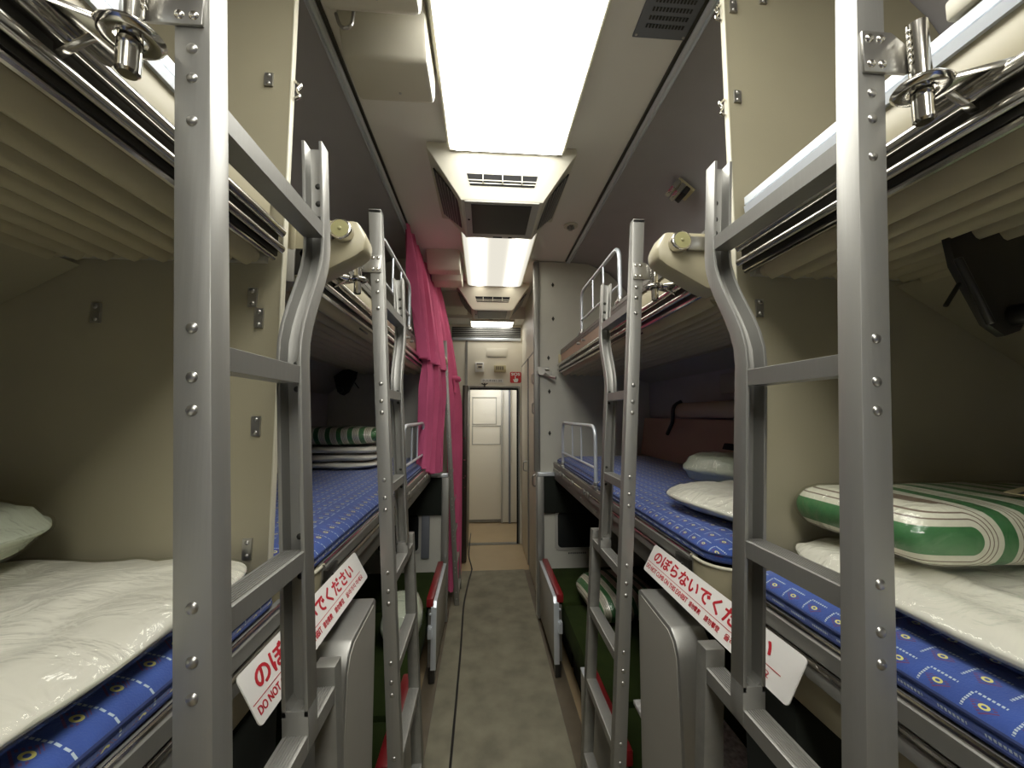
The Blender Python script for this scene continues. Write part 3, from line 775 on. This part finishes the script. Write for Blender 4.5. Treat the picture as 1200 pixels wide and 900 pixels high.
# ------------------------------------------------------------------ seat end panels below the partitions
for s, side in ((-1, 'left'), (1, 'right')):
    r = thing('seat_end_panel', (X(s, .40), 1.02, 0), 'tall grey panel with rounded steel edge, %s of the aisle beside near ladder' % side, 'seat panel')
    def prof_yz(i):
        return [(.895 + i, .05), (.905 + i, .80), (.915 + i, .98), (.93 + i, 1.015 - i * .5), (.955 + i, 1.035 - i), (1.14 - i, 1.045 - i), (1.155 - i, 1.035 - i), (1.165 - i, .05)]
    bm = B(); extrude_x(bm, prof_yz(0), X(s, .375), X(s, .46)); obj('steel_edge', bm, 'alu', r, bev=.006)
    bm = B(); extrude_x(bm, prof_yz(.012), X(s, .3735), X(s, .380)); obj('panel_face', bm, 'panelgrey', r)
    bm = B(); box(bm, X(s, .47), X(s, 1.25), P1 - .17, P1 - .012, .38, 1.04); obj('seat_back', bm, 'darkgreen', r, bev=.03)  # near-black colour carries the shade below the middle berth

# ------------------------------------------------------------------ lower seats, armrest panels
for s, side in ((-1, 'left'), (1, 'right')):
    lb = thing('lower_berth', (X(s, .8), 2.1, 0), 'dark green velvet lower seats laid flat low on the %s of the aisle' % side, 'seat')
    for j, (y0, y1) in enumerate(((2.46, 3.015), (1.62, 2.445), (1.18, 1.61))):
        bm = B(); box(bm, X(s, .400), X(s, 1.25), y0, y1, .242, .40); obj('seat_cushion', bm, 'velvet', lb, bev=.04)
        bm = B(); box(bm, X(s, .47), X(s, 1.2), y0 + .02, y1 - .02, .003, .240); obj('seat_base', bm, 'darkgreen', lb)
    for (y0, y1, where) in ((2.38, 2.97, 'far'), (1.30, 1.74, 'near')):
        r = thing('armrest_panel', (X(s, .36), (y0 + y1) / 2, 0), 'grey aisle-side armrest with red pad, %s one on the %s' % (where, side), 'armrest', 'armrests with red pads')
        a, b = X(s, .345), X(s, .365)
        bm = B(); extrude_x(bm, [(y0, .09), (y1, .07), (y1, .455), (y0 + .02, .455), (y0, .43)], a, b); obj('side_panel', bm, 'panelgrey', r, bev=.003)
        bm = B(); extrude_x(bm, [(y0 - .012, .09), (y0, .09), (y0, .43), (y0 + .02, .455), (y1, .455), (y1, .463), (y0 + .015, .463), (y0 - .012, .435)], X(s, .343), X(s, .374)); obj('metal_edge', bm, 'alu_bright', r, bev=.0015)
        bm = B(); box(bm, X(s, .358), X(s, .392), y0 - .0, y0 + .012, .10, .42); obj('end_plate', bm, 'alu_dark', r, bev=.002)
        bm = B(); box(bm, X(s, .362), X(s, .402), y0 - .01, y1 - .02, .435, .485); obj('red_pad', bm, 'red', r, bev=.006)
        bm = B(); box(bm, X(s, .366), X(s, .39), y0 - .03, y0 + .01, .27, .335); dome(bm, (X(s, .378), y0 - .013, .40), (0, -1, 0), .008); dome(bm, (X(s, .378), y0 - .03, .325), (0, -1, 0), .006); obj('latch', bm, 'alu_bright', r, bev=.008)
        bm = B(); box(bm, X(s, .352), X(s, .385), y0 + .0, y0 + .05, .011, .092); obj('foot', bm, 'darksteel', r, bev=.002)

# ------------------------------------------------------------------ bedding
def pack(name, loc, size, rot, mat, label, cat, group=None, bag=True, **k):
    r = thing(name, loc, label, cat, group); r.rotation_euler = rot
    w, d, h = size
    bm = B(); soft(bm, w, d, h, **k); o = obj('bundle', bm, mat, None, loc=(0, 0, h / 2)); o.parent = r
    if bag:
        bm = B(); soft(bm, w, d, h, **k); bm.normal_update()
        for v in bm.verts: v.co += v.normal * .0045
        o = obj('plastic_bag', bm, 'bag', None, loc=(0, 0, h / 2)); o.parent = r
    return r
Z = 1.239
# near left
pack('wrapped_quilt', (-.785, .20, Z - .003), (.74, 1.27, .054), (0, 0, 0), 'quilt', 'white quilt in clear plastic on the near left mattress', 'quilt', 'wrapped white quilts', n=44, e=10, amp=.008, freq=6, seed=1.3, flat=.6, crease=.009)
pack('wrapped_pillow', (-.965, .68, Z + .058), (.42, .28, .10), (0, 0, .1), 'mint', 'pale green pillow in clear plastic on the near left quilt', 'pillow', n=24, amp=.008, freq=8, seed=4.1, flat=.25, crease=.008)
# near right
pack('wrapped_quilt', (.955, .25, Z), (.69, 1.17, .052), (0, 0, 0), 'quilt', 'white quilt in clear plastic on the near right mattress, under the striped blanket', 'quilt', 'wrapped white quilts', n=44, e=7, amp=.009, freq=7, seed=2.3, flat=.55, crease=.010)
pack('striped_blanket', (1.015, .70, Z + .058), (.66, .27, .105), (0, 0, -.03), 'stripe_wrap', 'folded green and cream striped blanket in plastic on the near right quilt', 'blanket', n=30, e=14, amp=.005, freq=6, seed=5.3, flat=.68, crease=.003)
tg = thing('blanket_label', (1.0, .66, 1.398), 'small printed cream paper label lying on the near right striped blanket', 'label')
mt = Matrix.Translation((1.0, .64, 1.4065)) @ Matrix.Rotation(math.radians(22), 4, 'Z') @ Matrix.Rotation(math.radians(8), 4, 'X')
bm = B(); box(bm, -.06, .06, -.03, .03, -.0005, .0005, mt); obj('paper', bm, 'tag', tg)
bm = B()
for k in range(3): box(bm, -.05, .05 - .012 * k, .012 - k * .014, .017 - k * .014, .0006, .0009, mt)
obj('small_print', bm, 'doordark', tg)
# second bay right
pack('wrapped_quilt', (.92, 1.20, Z), (.58, .46, .075), (0, 0, .15), 'quilt', 'white quilt in clear plastic on the second right mattress, behind the near right ladder', 'quilt', 'wrapped white quilts', n=26, e=4, amp=.008, freq=7, seed=6.3, flat=.4, crease=.008)
pack('wrapped_pillow', (1.06, 1.60, Z + .012), (.32, .40, .13), (0, 0, .2), 'mint', 'pale green pillow in shiny plastic behind the quilt on the second right mattress', 'pillow', n=22, amp=.009, freq=9, seed=7.3, flat=.25, crease=.008)
# second bay left
for i in range(3):
    pack('folded_quilt', (-.895, 2.46, Z + i * .043), (.56, .40, .040), (0, 0, 0), 'quilt', 'folded white quilt on the second left mattress, %s of three layers' % ('bottom', 'middle', 'top')[i], 'quilt', 'white quilts stacked on the second left mattress', bag=False, n=20, e=6, amp=.006, freq=7, seed=10 + i, flat=.6)
pack('striped_blanket', (-.885, 2.46, Z + .132), (.57, .36, .105), (0, 0, 0), 'stripe_bars', 'green and white barred blanket on top of the white quilts behind the left ladders', 'blanket', n=22, e=4, amp=.005, freq=6, seed=14, flat=.5)
# lower seats
pack('striped_blanket', (.80, 2.36, .402), (.42, .46, .16), (0, 0, .1), 'stripe_bars', 'striped blanket in plastic on the green seat low on the right', 'blanket', n=20, e=4, amp=.006, freq=6, seed=15, flat=.4)
pack('wrapped_pillow', (-.42, 2.18, .402), (.20, .34, .17), (0, 0, .1), 'mint', 'pale wrapped pillow on the green seat low on the left', 'pillow', n=18, e=4, amp=.007, freq=8, seed=16, flat=.4)
bm = B(); box(bm, .60, .90, 1.28, 1.60, .402, .420); tag(obj('newspaper', bm, 'paper', bev=.004), 'grey printed newspaper on the lower right seat behind the armrest', 'newspaper')
bm = B(); box(bm, .53, .74, 1.19, 1.27, .402, .412); tag(obj('folded_sheet', bm, 'lightgreen', bev=.003), 'pale green folded sheet on the lower right seat', 'sheet')

# ------------------------------------------------------------------ second bay outer wall fittings, right
r = thing('window_blind_panel', (X(1, 1.2), 2.3, 1.24), 'slanted brown panel along the outer wall above the second right mattress', 'wall panel')
bm = B(); extrude_y(bm, [(X(1, 1.16), 1.238), (X(1, 1.20), 1.52), (X(1, 1.215), 1.52), (X(1, 1.235), 1.238)], 1.0, P2 - .05); obj('panel', bm, 'brown', r, bev=.003)
bm = B(); extrude_y(bm, [(X(1, 1.155), 1.37), (X(1, 1.168), 1.40), (X(1, 1.20), 1.40), (X(1, 1.20), 1.37)], 1.5, 1.95); obj('pull_slot', bm, 'void', r)
r = thing('bolster_roll', (X(1, 1.19), 2.0, 1.535), 'beige padded roll with dark strap along the second right outer wall', 'bolster')
bm = B(); tube(bm, [(X(1, 1.17), 1.1, 1.575), (X(1, 1.17), 2.40, 1.575)], .045, 20); obj('roll', bm, 'bolster', r, bev=.01)
bm = B(); tube(bm, rounded([(X(1, 1.17), 2.38, 1.63), (X(1, 1.115), 2.38, 1.60), (X(1, 1.12), 2.40, 1.50), (X(1, 1.14), 2.52, 1.42)], .03, 4), .012, 8); obj('strap', bm, 'rubber', r)
r = thing('wall_flap', (X(1, 1.26), 1.9, 1.66), 'outlined rectangular flap on the wall above the beige roll', 'wall flap')
bm = B(); box(bm, X(1, 1.255), X(1, 1.268), 1.3, 2.02, 1.663, 1.80) if False else box(bm, X(1, 1.255), X(1, 1.2675), 1.3, 2.10, 1.665, 1.775); obj('flap', bm, 'panelgrey', r, bev=.002)

# ------------------------------------------------------------------ ceiling: lights, air units, cover boxes
def lampmat(name, e_mid, e_tube, col):
    m = bpy.data.materials.new(name); m.use_nodes = True; t = m.node_tree; t.nodes.clear(); g = NG(t)
    e = t.nodes.new('ShaderNodeEmission'); o = t.nodes.new('ShaderNodeOutputMaterial')
    tc = t.nodes.new('ShaderNodeTexCoord'); sp = t.nodes.new('ShaderNodeSeparateXYZ'); t.links.new(tc.outputs['Object'], sp.inputs[0])
    d = g.sub(g.ab(sp.outputs[0]), .145); q = g.m('EXPONENT', g.mul(g.mul(d, d), -700.))
    t.links.new(g.add(g.mul(q, e_tube), e_mid), e.inputs['Strength']); e.inputs['Color'].default_value = (*col, 1)
    t.links.new(e.outputs[0], o.inputs[0]); return m
LM = [lampmat('diffuser_near', 8.2, 3., (1, .985, .93)), lampmat('diffuser_middle', .72, 7.5, (1, .95, .82)), lampmat('diffuser_far', 4., 2.5, (1, .97, .88)), lampmat('diffuser_rear', 14., 3., (1, .985, .93))]
LX = .10
for i, (y0, y1, nm) in enumerate(((-.30, 1.700, 'nearest'), (2.16, 3.58, 'middle'), (4.47, 4.765, 'farthest'), (-2.3, -.75, 'rearmost'))):
    r = thing('ceiling_light', (LX, (y0 + y1) / 2, 2.74), ('long lit fluorescent ceiling light, %s of the three in the aisle' % nm if i < 3 else 'long lit fluorescent ceiling light behind the viewer, out of the picture'), 'ceiling light', 'aisle ceiling lights')
    hw = .257 if i == 0 else .248; dz_ = -.145 if i == 2 else 0.
    bm = B()
    P = [(-hw, y0), (hw, y0), (hw, y1), (-hw, y1)]
    def sc(P, k, z): return [(LX + x * k, y, z) for x, y in P]
    loft(bm, [sc(P, 1, 2.797 + dz_), sc(P, 1, 2.772 + dz_ * .98), sc(P, .97, 2.758 + dz_ * .9), sc(P, .90, 2.750 + dz_ * .88)])
    obj('diffuser', bm, LM[i], r)
    bm = B(); box(bm, LX - hw - .003, LX + hw + .003, y1 + .0006, y1 + .004, 2.752 + dz_ * .88, 2.7995 + dz_); box(bm, LX - hw - .003, LX + hw + .003, y0 - .004, y0 - .0006, 2.752 + dz_ * .88, 2.7995 + dz_); obj('end_light_block', bm, 'ac', r)  # added caps, block light from the diffuser ends onto the air units
    bm = B()
    for sx in (-1, 1): box(bm, LX + sx * (hw + .003), LX + sx * (hw + .014), y0, y1, 2.760 + dz_ * .9, 2.7995 + dz_)
    obj('frame', bm, 'cream_edge', r, bev=.002)
for i, dy in enumerate((0, 1.88)):
    nm = ('nearer', 'farther')[i]
    r = thing('air_unit', (.083, 1.85 + dy, 2.53), 'cream ceiling air unit with black screen panel, %s of the two' % nm, 'air unit', 'ceiling air units')
    xc = .083
    top = [(xc - .35, 1.715), (xc + .35, 1.715), (xc + .345, 2.36), (xc - .345, 2.36)]
    r1 = [(xc - .35, 1.712), (xc + .35, 1.712), (xc + .345, 2.36), (xc - .345, 2.36)]
    mid = [(xc - .325, 1.720), (xc + .325, 1.720), (xc + .30, 2.31), (xc - .30, 2.31)]
    low = [(xc - .197, 1.735), (xc + .197, 1.735), (xc + .19, 2.12), (xc - .19, 2.12)]
    def rr(P, z): return [(x, y + dy, z) for x, y in P]
    bm = B(); loft(bm, [rr(top, 2.7985), rr(r1, 2.765), rr(mid, 2.735), rr(low, 2.545), rr([(x * .98 + xc * .02, y) for x, y in low], 2.535)]); obj('housing', bm, 'ac', r, bev=.010)
    # front slot grille, lying on the sloping front
    a = Vector((0, 1.720 + dy, 2.735)); b = Vector((0, 1.735 + dy, 2.545)); d = (b - a).normalized(); nn = Vector((0, d.z, -d.y))
    if nn.y > 0: nn = -nn
    c = a + (b - a) * .55
    def quad(bm, c, hx, hx2, h, off0, off1):
        P = [(-hx, -h), (hx, -h), (hx2, h), (-hx2, h)]
        loft(bm, [[(xc + x, (c + d * y + nn * off0).y, (c + d * y + nn * off0).z) for x, y in P], [(xc + x, (c + d * y + nn * off1).y, (c + d * y + nn * off1).z) for x, y in P]])
    bm = B(); quad(bm, c, .165, .150, .026, .0, .0035); v = obj('slot_vent', bm, 'void', r)
    bm = B()
    for k in (0,): quad(bm, c + d * .003, .158, .158, .002, .003, .006)
    for k in (1,): quad(bm, c + d * .017, .152, .152, .002, .003, .006)
    for x in (-.09, 0, .09):
        q = c; box(bm, xc + x - .002, xc + x + .002, q.y - .02, q.y - .005, q.z - .018, q.z + .018)
    obj('vent_bar', bm, 'ac', v)
    bm = B(); box(bm, xc - .175, xc + .175, 1.735 + dy, 2.085 + dy, 2.528, 2.5355); f = obj('screen_frame', bm, 'ac_frame', r, bev=.003)
    bm = B(); box(bm, xc - .145, xc + .140, 1.755 + dy, 2.045 + dy, 2.5245, 2.529); obj('black_screen', bm, 'black', f)
    bm = B(); box(bm, xc - .035, xc + .015, 2.093 + dy, 2.103 + dy, 2.530, 2.5355); box(bm, xc + .05, xc + .07, 2.093 + dy, 2.103 + dy, 2.530, 2.5355); cyl(bm, (xc - .16, 1.90 + dy, 2.5285), (0, 0, -1), .006, .003); obj('label_slot', bm, 'void', r)
    for sx in (-1, 1):                                              # side louvres
        bm = B()
        A = [Vector((xc + sx * .325, 1.78 + dy, 2.712)), Vector((xc + sx * .315, 2.20 + dy, 2.712)), Vector((xc + sx * .205, 2.07 + dy, 2.568)), Vector((xc + sx * .205, 1.80 + dy, 2.568))]
        nrm = (A[1] - A[0]).cross(A[3] - A[0]).normalized()
        if nrm.z > 0: nrm = -nrm
        loft(bm, [[p - nrm * .004 for p in A], [p + nrm * .003 for p in A]]); lv = obj('side_louvre', bm, 'black', r)
        bm = B()
        for k in range(1, 7):
            t = k / 7; p = A[0].lerp(A[3], t) + nrm * .003; q = A[1].lerp(A[2], t) + nrm * .003; tube(bm, [p, q], .0022, 5)
        obj('louvre_slat', bm, 'ac_frame', lv)
def cover(y0, y1, zb, x0, x1, slope, label):
    r = thing('ceiling_cover', ((x0 + x1) / 2, (y0 + y1) / 2, zb), label, 'cover box', 'cream cover boxes on the ceiling')
    bm = B(); extrude_x(bm, [(y0 - slope, 2.799), (y0, zb), (y1 - .02, zb), (y1, zb + .03), (y1, 2.799)], x0, x1)
    obj('cover_shell', bm, 'ac', r, bev=.014)
    bm = B(); dome(bm, ((x0 + x1) / 2 + .02, y1 - .06, zb), (0, 0, -1), .005); obj('screw', bm, 'steel', r)
    return r
cover(.45, 1.03, 2.645, -.438, -.178, .05, 'cream cover box on the ceiling at the top edge, left of the near light')
c2 = cover(1.17, 1.36, 2.665, -.447, -.182, .10, 'cream cover box on the ceiling with sloping front, left of the near light')
bm = B(); tube(bm, rounded([(-.43, 1.07, 2.70), (-.415, 1.07, 2.655), (-.385, 1.07, 2.66), (-.38, 1.07, 2.72)], .02, 4), .005, 8); obj('wire_loop', bm, 'steel', c2)
cover(2.98, 3.10, 2.665, -.44, -.185, .10, 'small pinkish cream cover box on the ceiling beside the middle light')
cover(3.22, 3.42, 2.665, -.44, -.185, .06, 'second pinkish cream cover box behind the one beside the middle light')
cover(4.0, 4.38, 2.665, -.43, -.185, .1, 'last cream cover box on the ceiling before the end wall')

r = thing('speaker_grille', (.575, 1.1, 2.79), 'blue grey perforated grille on the ceiling right of the near light', 'grille')
bm = B(); box(bm, .484, .664, .62, 1.162, 2.793, 2.7995); obj('plate', bm, 'bluegrey', r, bev=.002)
bm = B()
for i in range(11):
    for j in range(12):
        x = .513 + j * .0108; y = 1.12 - i * .026; box(bm, x, x + .006, y - .006, y + .006, 2.7915, 2.7931)
o = obj('slots', bm, 'black', r); o['kind'] = 'stuff'
bm = B()
for x in (.494, .654): dome(bm, (x, 1.152, 2.793), (0, 0, -1), .005, 8)
obj('screw', bm, 'steel', r)
r = thing('smoke_detector', (.573, 2.46, 2.78), 'small round metal detector on the ceiling right of the air unit', 'detector')
bm = B(); cyl(bm, (.573, 2.46, 2.7995), (0, 0, -1), .048, .008, 28); obj('rim', bm, 'ac', r, bev=.003)
bm = B()
for k in range(6):
    a = k * math.pi / 3; cyl(bm, (.573 + .018 * math.cos(a), 2.46 + .018 * math.sin(a), 2.7915), (0, 0, -1), .007, .018, 8)
cyl(bm, (.573, 2.46, 2.7915), (0, 0, -1), .012, .026, 12); obj('sensor', bm, 'steel', r)
# reading-light like clamp on the right roof side
dvx, dvy, dvz = X(1, .935), 1.62, 2.63
r = thing('clip_lamp', (.93, 1.75, 2.60), 'small chrome clip on a beige base on the grey roof side at right', 'clip')
mt = Matrix.Translation((1.0, 1.83, 2.685)) @ Matrix.Rotation(math.radians(38), 4, 'Y')
bm = B(); box(bm, -.05, .05, -.045, .045, -.0, .016, mt); obj('base', bm, 'yellow', r, bev=.003)
bm = B(); box(bm, -.055, -.03, -.05, .035, -.05, 0, mt); box(bm, -.025, .0, -.05, .035, -.055, 0, mt); obj('chrome_clip', bm, 'chrome', r, bev=.004)
bm = B(); box(bm, .002, .03, -.05, .03, -.045, 0, mt); obj('black_clip', bm, 'black', r, bev=.004)
# dark hinge plate on the right partition top, outer side
r = thing('hinge_strap', (1.21, .80, 2.50), 'dark grey strap plate high on the right roof side by the partition', 'hinge plate')
mt = Matrix.Translation((1.205, .835, 2.475)) @ Matrix.Rotation(math.radians(52), 4, 'Y')
bm = B(); box(bm, -.055, .075, -.022, .022, -.010, 0.002, mt); obj('strap', bm, 'bluegrey', r, bev=.004)
bm = B(); box(bm, -.035, -.022, -.006, .006, -.0115, -.009, mt); obj('slot', bm, 'void', r)

# ------------------------------------------------------------------ things on the end wall
y = YD
r = thing('vent_grille', (.04, y, 2.50), 'wide louvred metal grille at the top of the end wall', 'grille')
bm = B(); box(bm, -.39, .46, y - .006, y - .0005, 2.495, 2.625); obj('recess', bm, 'void', r)
bm = B()
for k in range(5): box(bm, -.385, .455, y - .016, y - .007, 2.503 + k * .024, 2.513 + k * .024)
obj('louvre', bm, 'alu', r)
r = thing('access_panel', (.165, y, 2.26), 'blank cream access plate high on the end wall', 'plate')
bm = B(); box(bm, .034, .295, y - .006, y - .0005, 2.262, 2.365); obj('plate', bm, 'cream', r, bev=.002)
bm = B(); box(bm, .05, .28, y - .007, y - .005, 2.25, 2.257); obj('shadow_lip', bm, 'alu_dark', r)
r = thing('switch_box', (-.05, y, 2.06), 'white square switch box on the end wall above the doorway', 'switch')
bm = B(); box(bm, -.102, .005, y - .035, y - .0005, 2.067, 2.182); obj('case', bm, 'white', r, bev=.005)
bm = B(); box(bm, -.082, -.015, y - .037, y - .0345, 2.10, 2.165); b_ = obj('plate', bm, 'cream', r)
bm = B(); box(bm, -.085, -.01, y - .038, y - .0345, 2.158, 2.170); box(bm, -.065, -.02, y - .045, y - .037, 2.118, 2.133); obj('toggle', bm, 'blackprint', r)
r = thing('buzzer_box', (.2, y, 2.06), 'yellowed slotted buzzer box on the end wall beside the switch', 'buzzer')
bm = B(); box(bm, .128, .275, y - .04, y - .0005, 2.065, 2.148); obj('case', bm, 'yellow', r, bev=.006)
bm = B()
for k in range(6): box(bm, .152 + k * .017, .162 + k * .017, y - .042, y - .0395, 2.092, 2.135)
obj('slots', bm, 'doordark', r)
r = thing('sos_sign', (.4, y, 1.93), 'red SOS sign with white pointing hand above the doorway', 'sign')
bm = B(); P = roundrect(.328, .466, 1.935, 2.072, .018)
loft(bm, [[(x, y - .004, z) for x, z in P], [(x, y - .0005, z) for x, z in P]]); obj('plate', bm, 'sos', r)
t = text_bm('SOS', .05, offset=.0015); place_text(t, (.342, y - .0048, 2.026), (1, 0, 0), (0, 0, 1), .11, .036); obj('lettering', t, 'white', r, smooth=False, recalc=False)
bm = B(); box(bm, .388, .398, y - .0062, y - .0042, 1.975, 2.018)
P = [(.372, 1.985), (.366, 1.978), (.378, 1.948), (.386, 1.944), (.418, 1.944), (.428, 1.962), (.428, 1.985), (.418, 1.990), (.400, 1.988), (.385, 1.984), (.382, 1.972)]
loft(bm, [[(x, y - .0062, z) for x, z in P], [(x, y - .0042, z) for x, z in P]]); obj('pointing_hand', bm, 'white', r)
r = thing('number_plate', (.1, y, 1.94), 'white strip with the car number in black above the doorway', 'number plate')
bm = B(); box(bm, -.03, .245, y - .003, y - .0005, 1.938, 1.985); obj('plate', bm, 'sign', r)
t = text_bm('クハネ581-35', .03, offset=.0004, spacing=1.2); place_text(t, (-.012, y - .0038, 1.95), (1, 0, 0), (0, 0, 1), .235, .024); obj('lettering', t, 'blackprint', r, smooth=False, recalc=False)
r = thing('door_catch', (.02, y, 1.89), 'small metal catch on top of the doorway frame', 'catch')
bm = B(); cyl(bm, (.015, y - .02, 1.88), (0, 0, 1), .008, .05); tube(bm, [(-.02, y - .025, 1.925), (.015, y - .035, 1.905), (.05, y - .025, 1.925)], .007, 8); obj('catch', bm, 'doordark', r)

# ------------------------------------------------------------------ curtains
def curtain(top, bot, n_f, amp, label, nv=40, nu=120, hem=None, midp=None, seed=0):
    """top/bot: polylines (x,y,z) ; folds ripple across x"""
    def ev(P, t):
        f = t * (len(P) - 1); i = min(int(f), len(P) - 2); k = f - i
        return Vector(P[i]).lerp(Vector(P[i + 1]), k)
    bm = B(); rows = []
    for j in range(nv + 1):
        v = j / nv; row = []
        for i in range(nu + 1):
            u = i / nu; a = ev(top, u); b = ev(bot, u)
            if midp:
                c = ev(midp, u)
                p = a.lerp(c, v * 2) if v < .5 else c.lerp(b, v * 2 - 1)
                # soften the corner
                q = a * (1 - v) ** 2 + c * 2 * v * (1 - v) + b * v ** 2; p = p.lerp(q, .6)
            else: p = a.lerp(b, v)
            w = noise.noise(Vector((u * 5 + seed, v * 1.3, seed))) * .9
            am = amp * (.35 + .65 * min(1, v * 3 + .2))
            ph = 2 * math.pi * n_f * u + w * 2.5
            row.append(p + Vector((math.sin(ph) * am + math.sin(ph * 2.7 + v * 2) * am * .28, math.cos(ph * .5 + v) * am * .5, 0)))
        rows.append([bm.verts.new(q) for q in row])
    for a, b in zip(rows, rows[1:]):
        for i in range(nu): bm.faces.new((a[i], a[i + 1], b[i + 1], b[i]))
    bmesh.ops.solidify(bm, geom=bm.faces[:], thickness=.0015)
    return tag(obj('curtain', bm, 'pink'), label, 'curtain', 'magenta curtains')
curtain([(X(-1, .585), 2.46, 2.782), (X(-1, .58), 2.9, 2.782), (X(-1, .56), 3.5, 2.782)],
        [(X(-1, .50), 2.62, 1.93), (X(-1, .44), 2.78, 1.90), (X(-1, .40), 3.05, 1.88)], 6, .042,
        'magenta curtain hanging from the ceiling rail beside the left upper bunk', seed=1)
curtain([(X(-1, .49), 2.70, 1.95), (X(-1, .43), 2.85, 1.93), (X(-1, .39), 3.05, 1.93)],
        [(X(-1, .50), 2.60, 1.20), (X(-1, .455), 2.80, 1.13), (X(-1, .40), 3.04, 1.12)], 5, .040,
        'magenta curtain hanging to the far end of the left middle bunk', seed=2.4)
curtain([(X(-1, .56), 3.30, 2.782), (X(-1, .54), 3.55, 2.782), (X(-1, .50), 3.75, 2.78)],
        [(X(-1, .36), 3.36, .08), (X(-1, .33), 3.55, .08), (X(-1, .30), 3.72, .09)], 4, .03,
        'magenta curtain bunched down to the floor behind the farthest left ladder', midp=[(X(-1, .36), 3.30, 1.80), (X(-1, .30), 3.5, 1.78), (X(-1, .27), 3.72, 1.76)], seed=5.5)
r = thing('curtain_tie', (X(-1, .30), 3.5, 1.80), 'knotted magenta tie sticking out of the curtain beside the doorway', 'curtain tie')
bm = B(); tube(bm, [(X(-1, .36), 3.5, 1.87), (X(-1, .325), 3.5, 1.865), (X(-1, .30), 3.5, 1.86), (X(-1, .285), 3.5, 1.845)], [.02, .03, .026, .012], 10); tube(bm, [(X(-1, .345), 3.49, 1.85), (X(-1, .33), 3.49, 1.80), (X(-1, .335), 3.49, 1.74)], [.02, .014, .02], 8); obj('knot', bm, 'pink', r)

# ------------------------------------------------------------------ world, camera
w = bpy.data.worlds.new('world'); bpy.context.scene.world = w; w.use_nodes = True
w.node_tree.nodes['Background'].inputs['Color'].default_value = (.02, .02, .02, 1)
w.node_tree.nodes['Background'].inputs['Strength'].default_value = .5
f, yaw, pitch = 456., .0736, .0774
cy, sy, cp, sp = math.cos(yaw), math.sin(yaw), math.cos(pitch), math.sin(pitch)
fw = Vector((sy * cp, cy * cp, sp)); rt = Vector((cy, -sy, 0)); up = rt.cross(fw)
cam = bpy.data.cameras.new('camera'); co = bpy.data.objects.new('camera', cam); COL.objects.link(co)
cam.sensor_fit = 'HORIZONTAL'; cam.sensor_width = 36; cam.lens = f / 1200 * 36; cam.clip_start = .02
co.matrix_world = Matrix(((rt.x, up.x, -fw.x, 0), (rt.y, up.y, -fw.y, 0), (rt.z, up.z, -fw.z, 1.55), (0, 0, 0, 1)))
sc = bpy.context.scene; sc.camera = co
vs = sc.view_settings; vs.view_transform = 'Standard'; vs.look = 'None'; vs.gamma = 1; vs.use_curve_mapping = False; vs.exposure = 0.2
try: sc.cycles.max_bounces = 10; sc.cycles.diffuse_bounces = 6; sc.cycles.transparent_max_bounces = 12
except Exception: pass
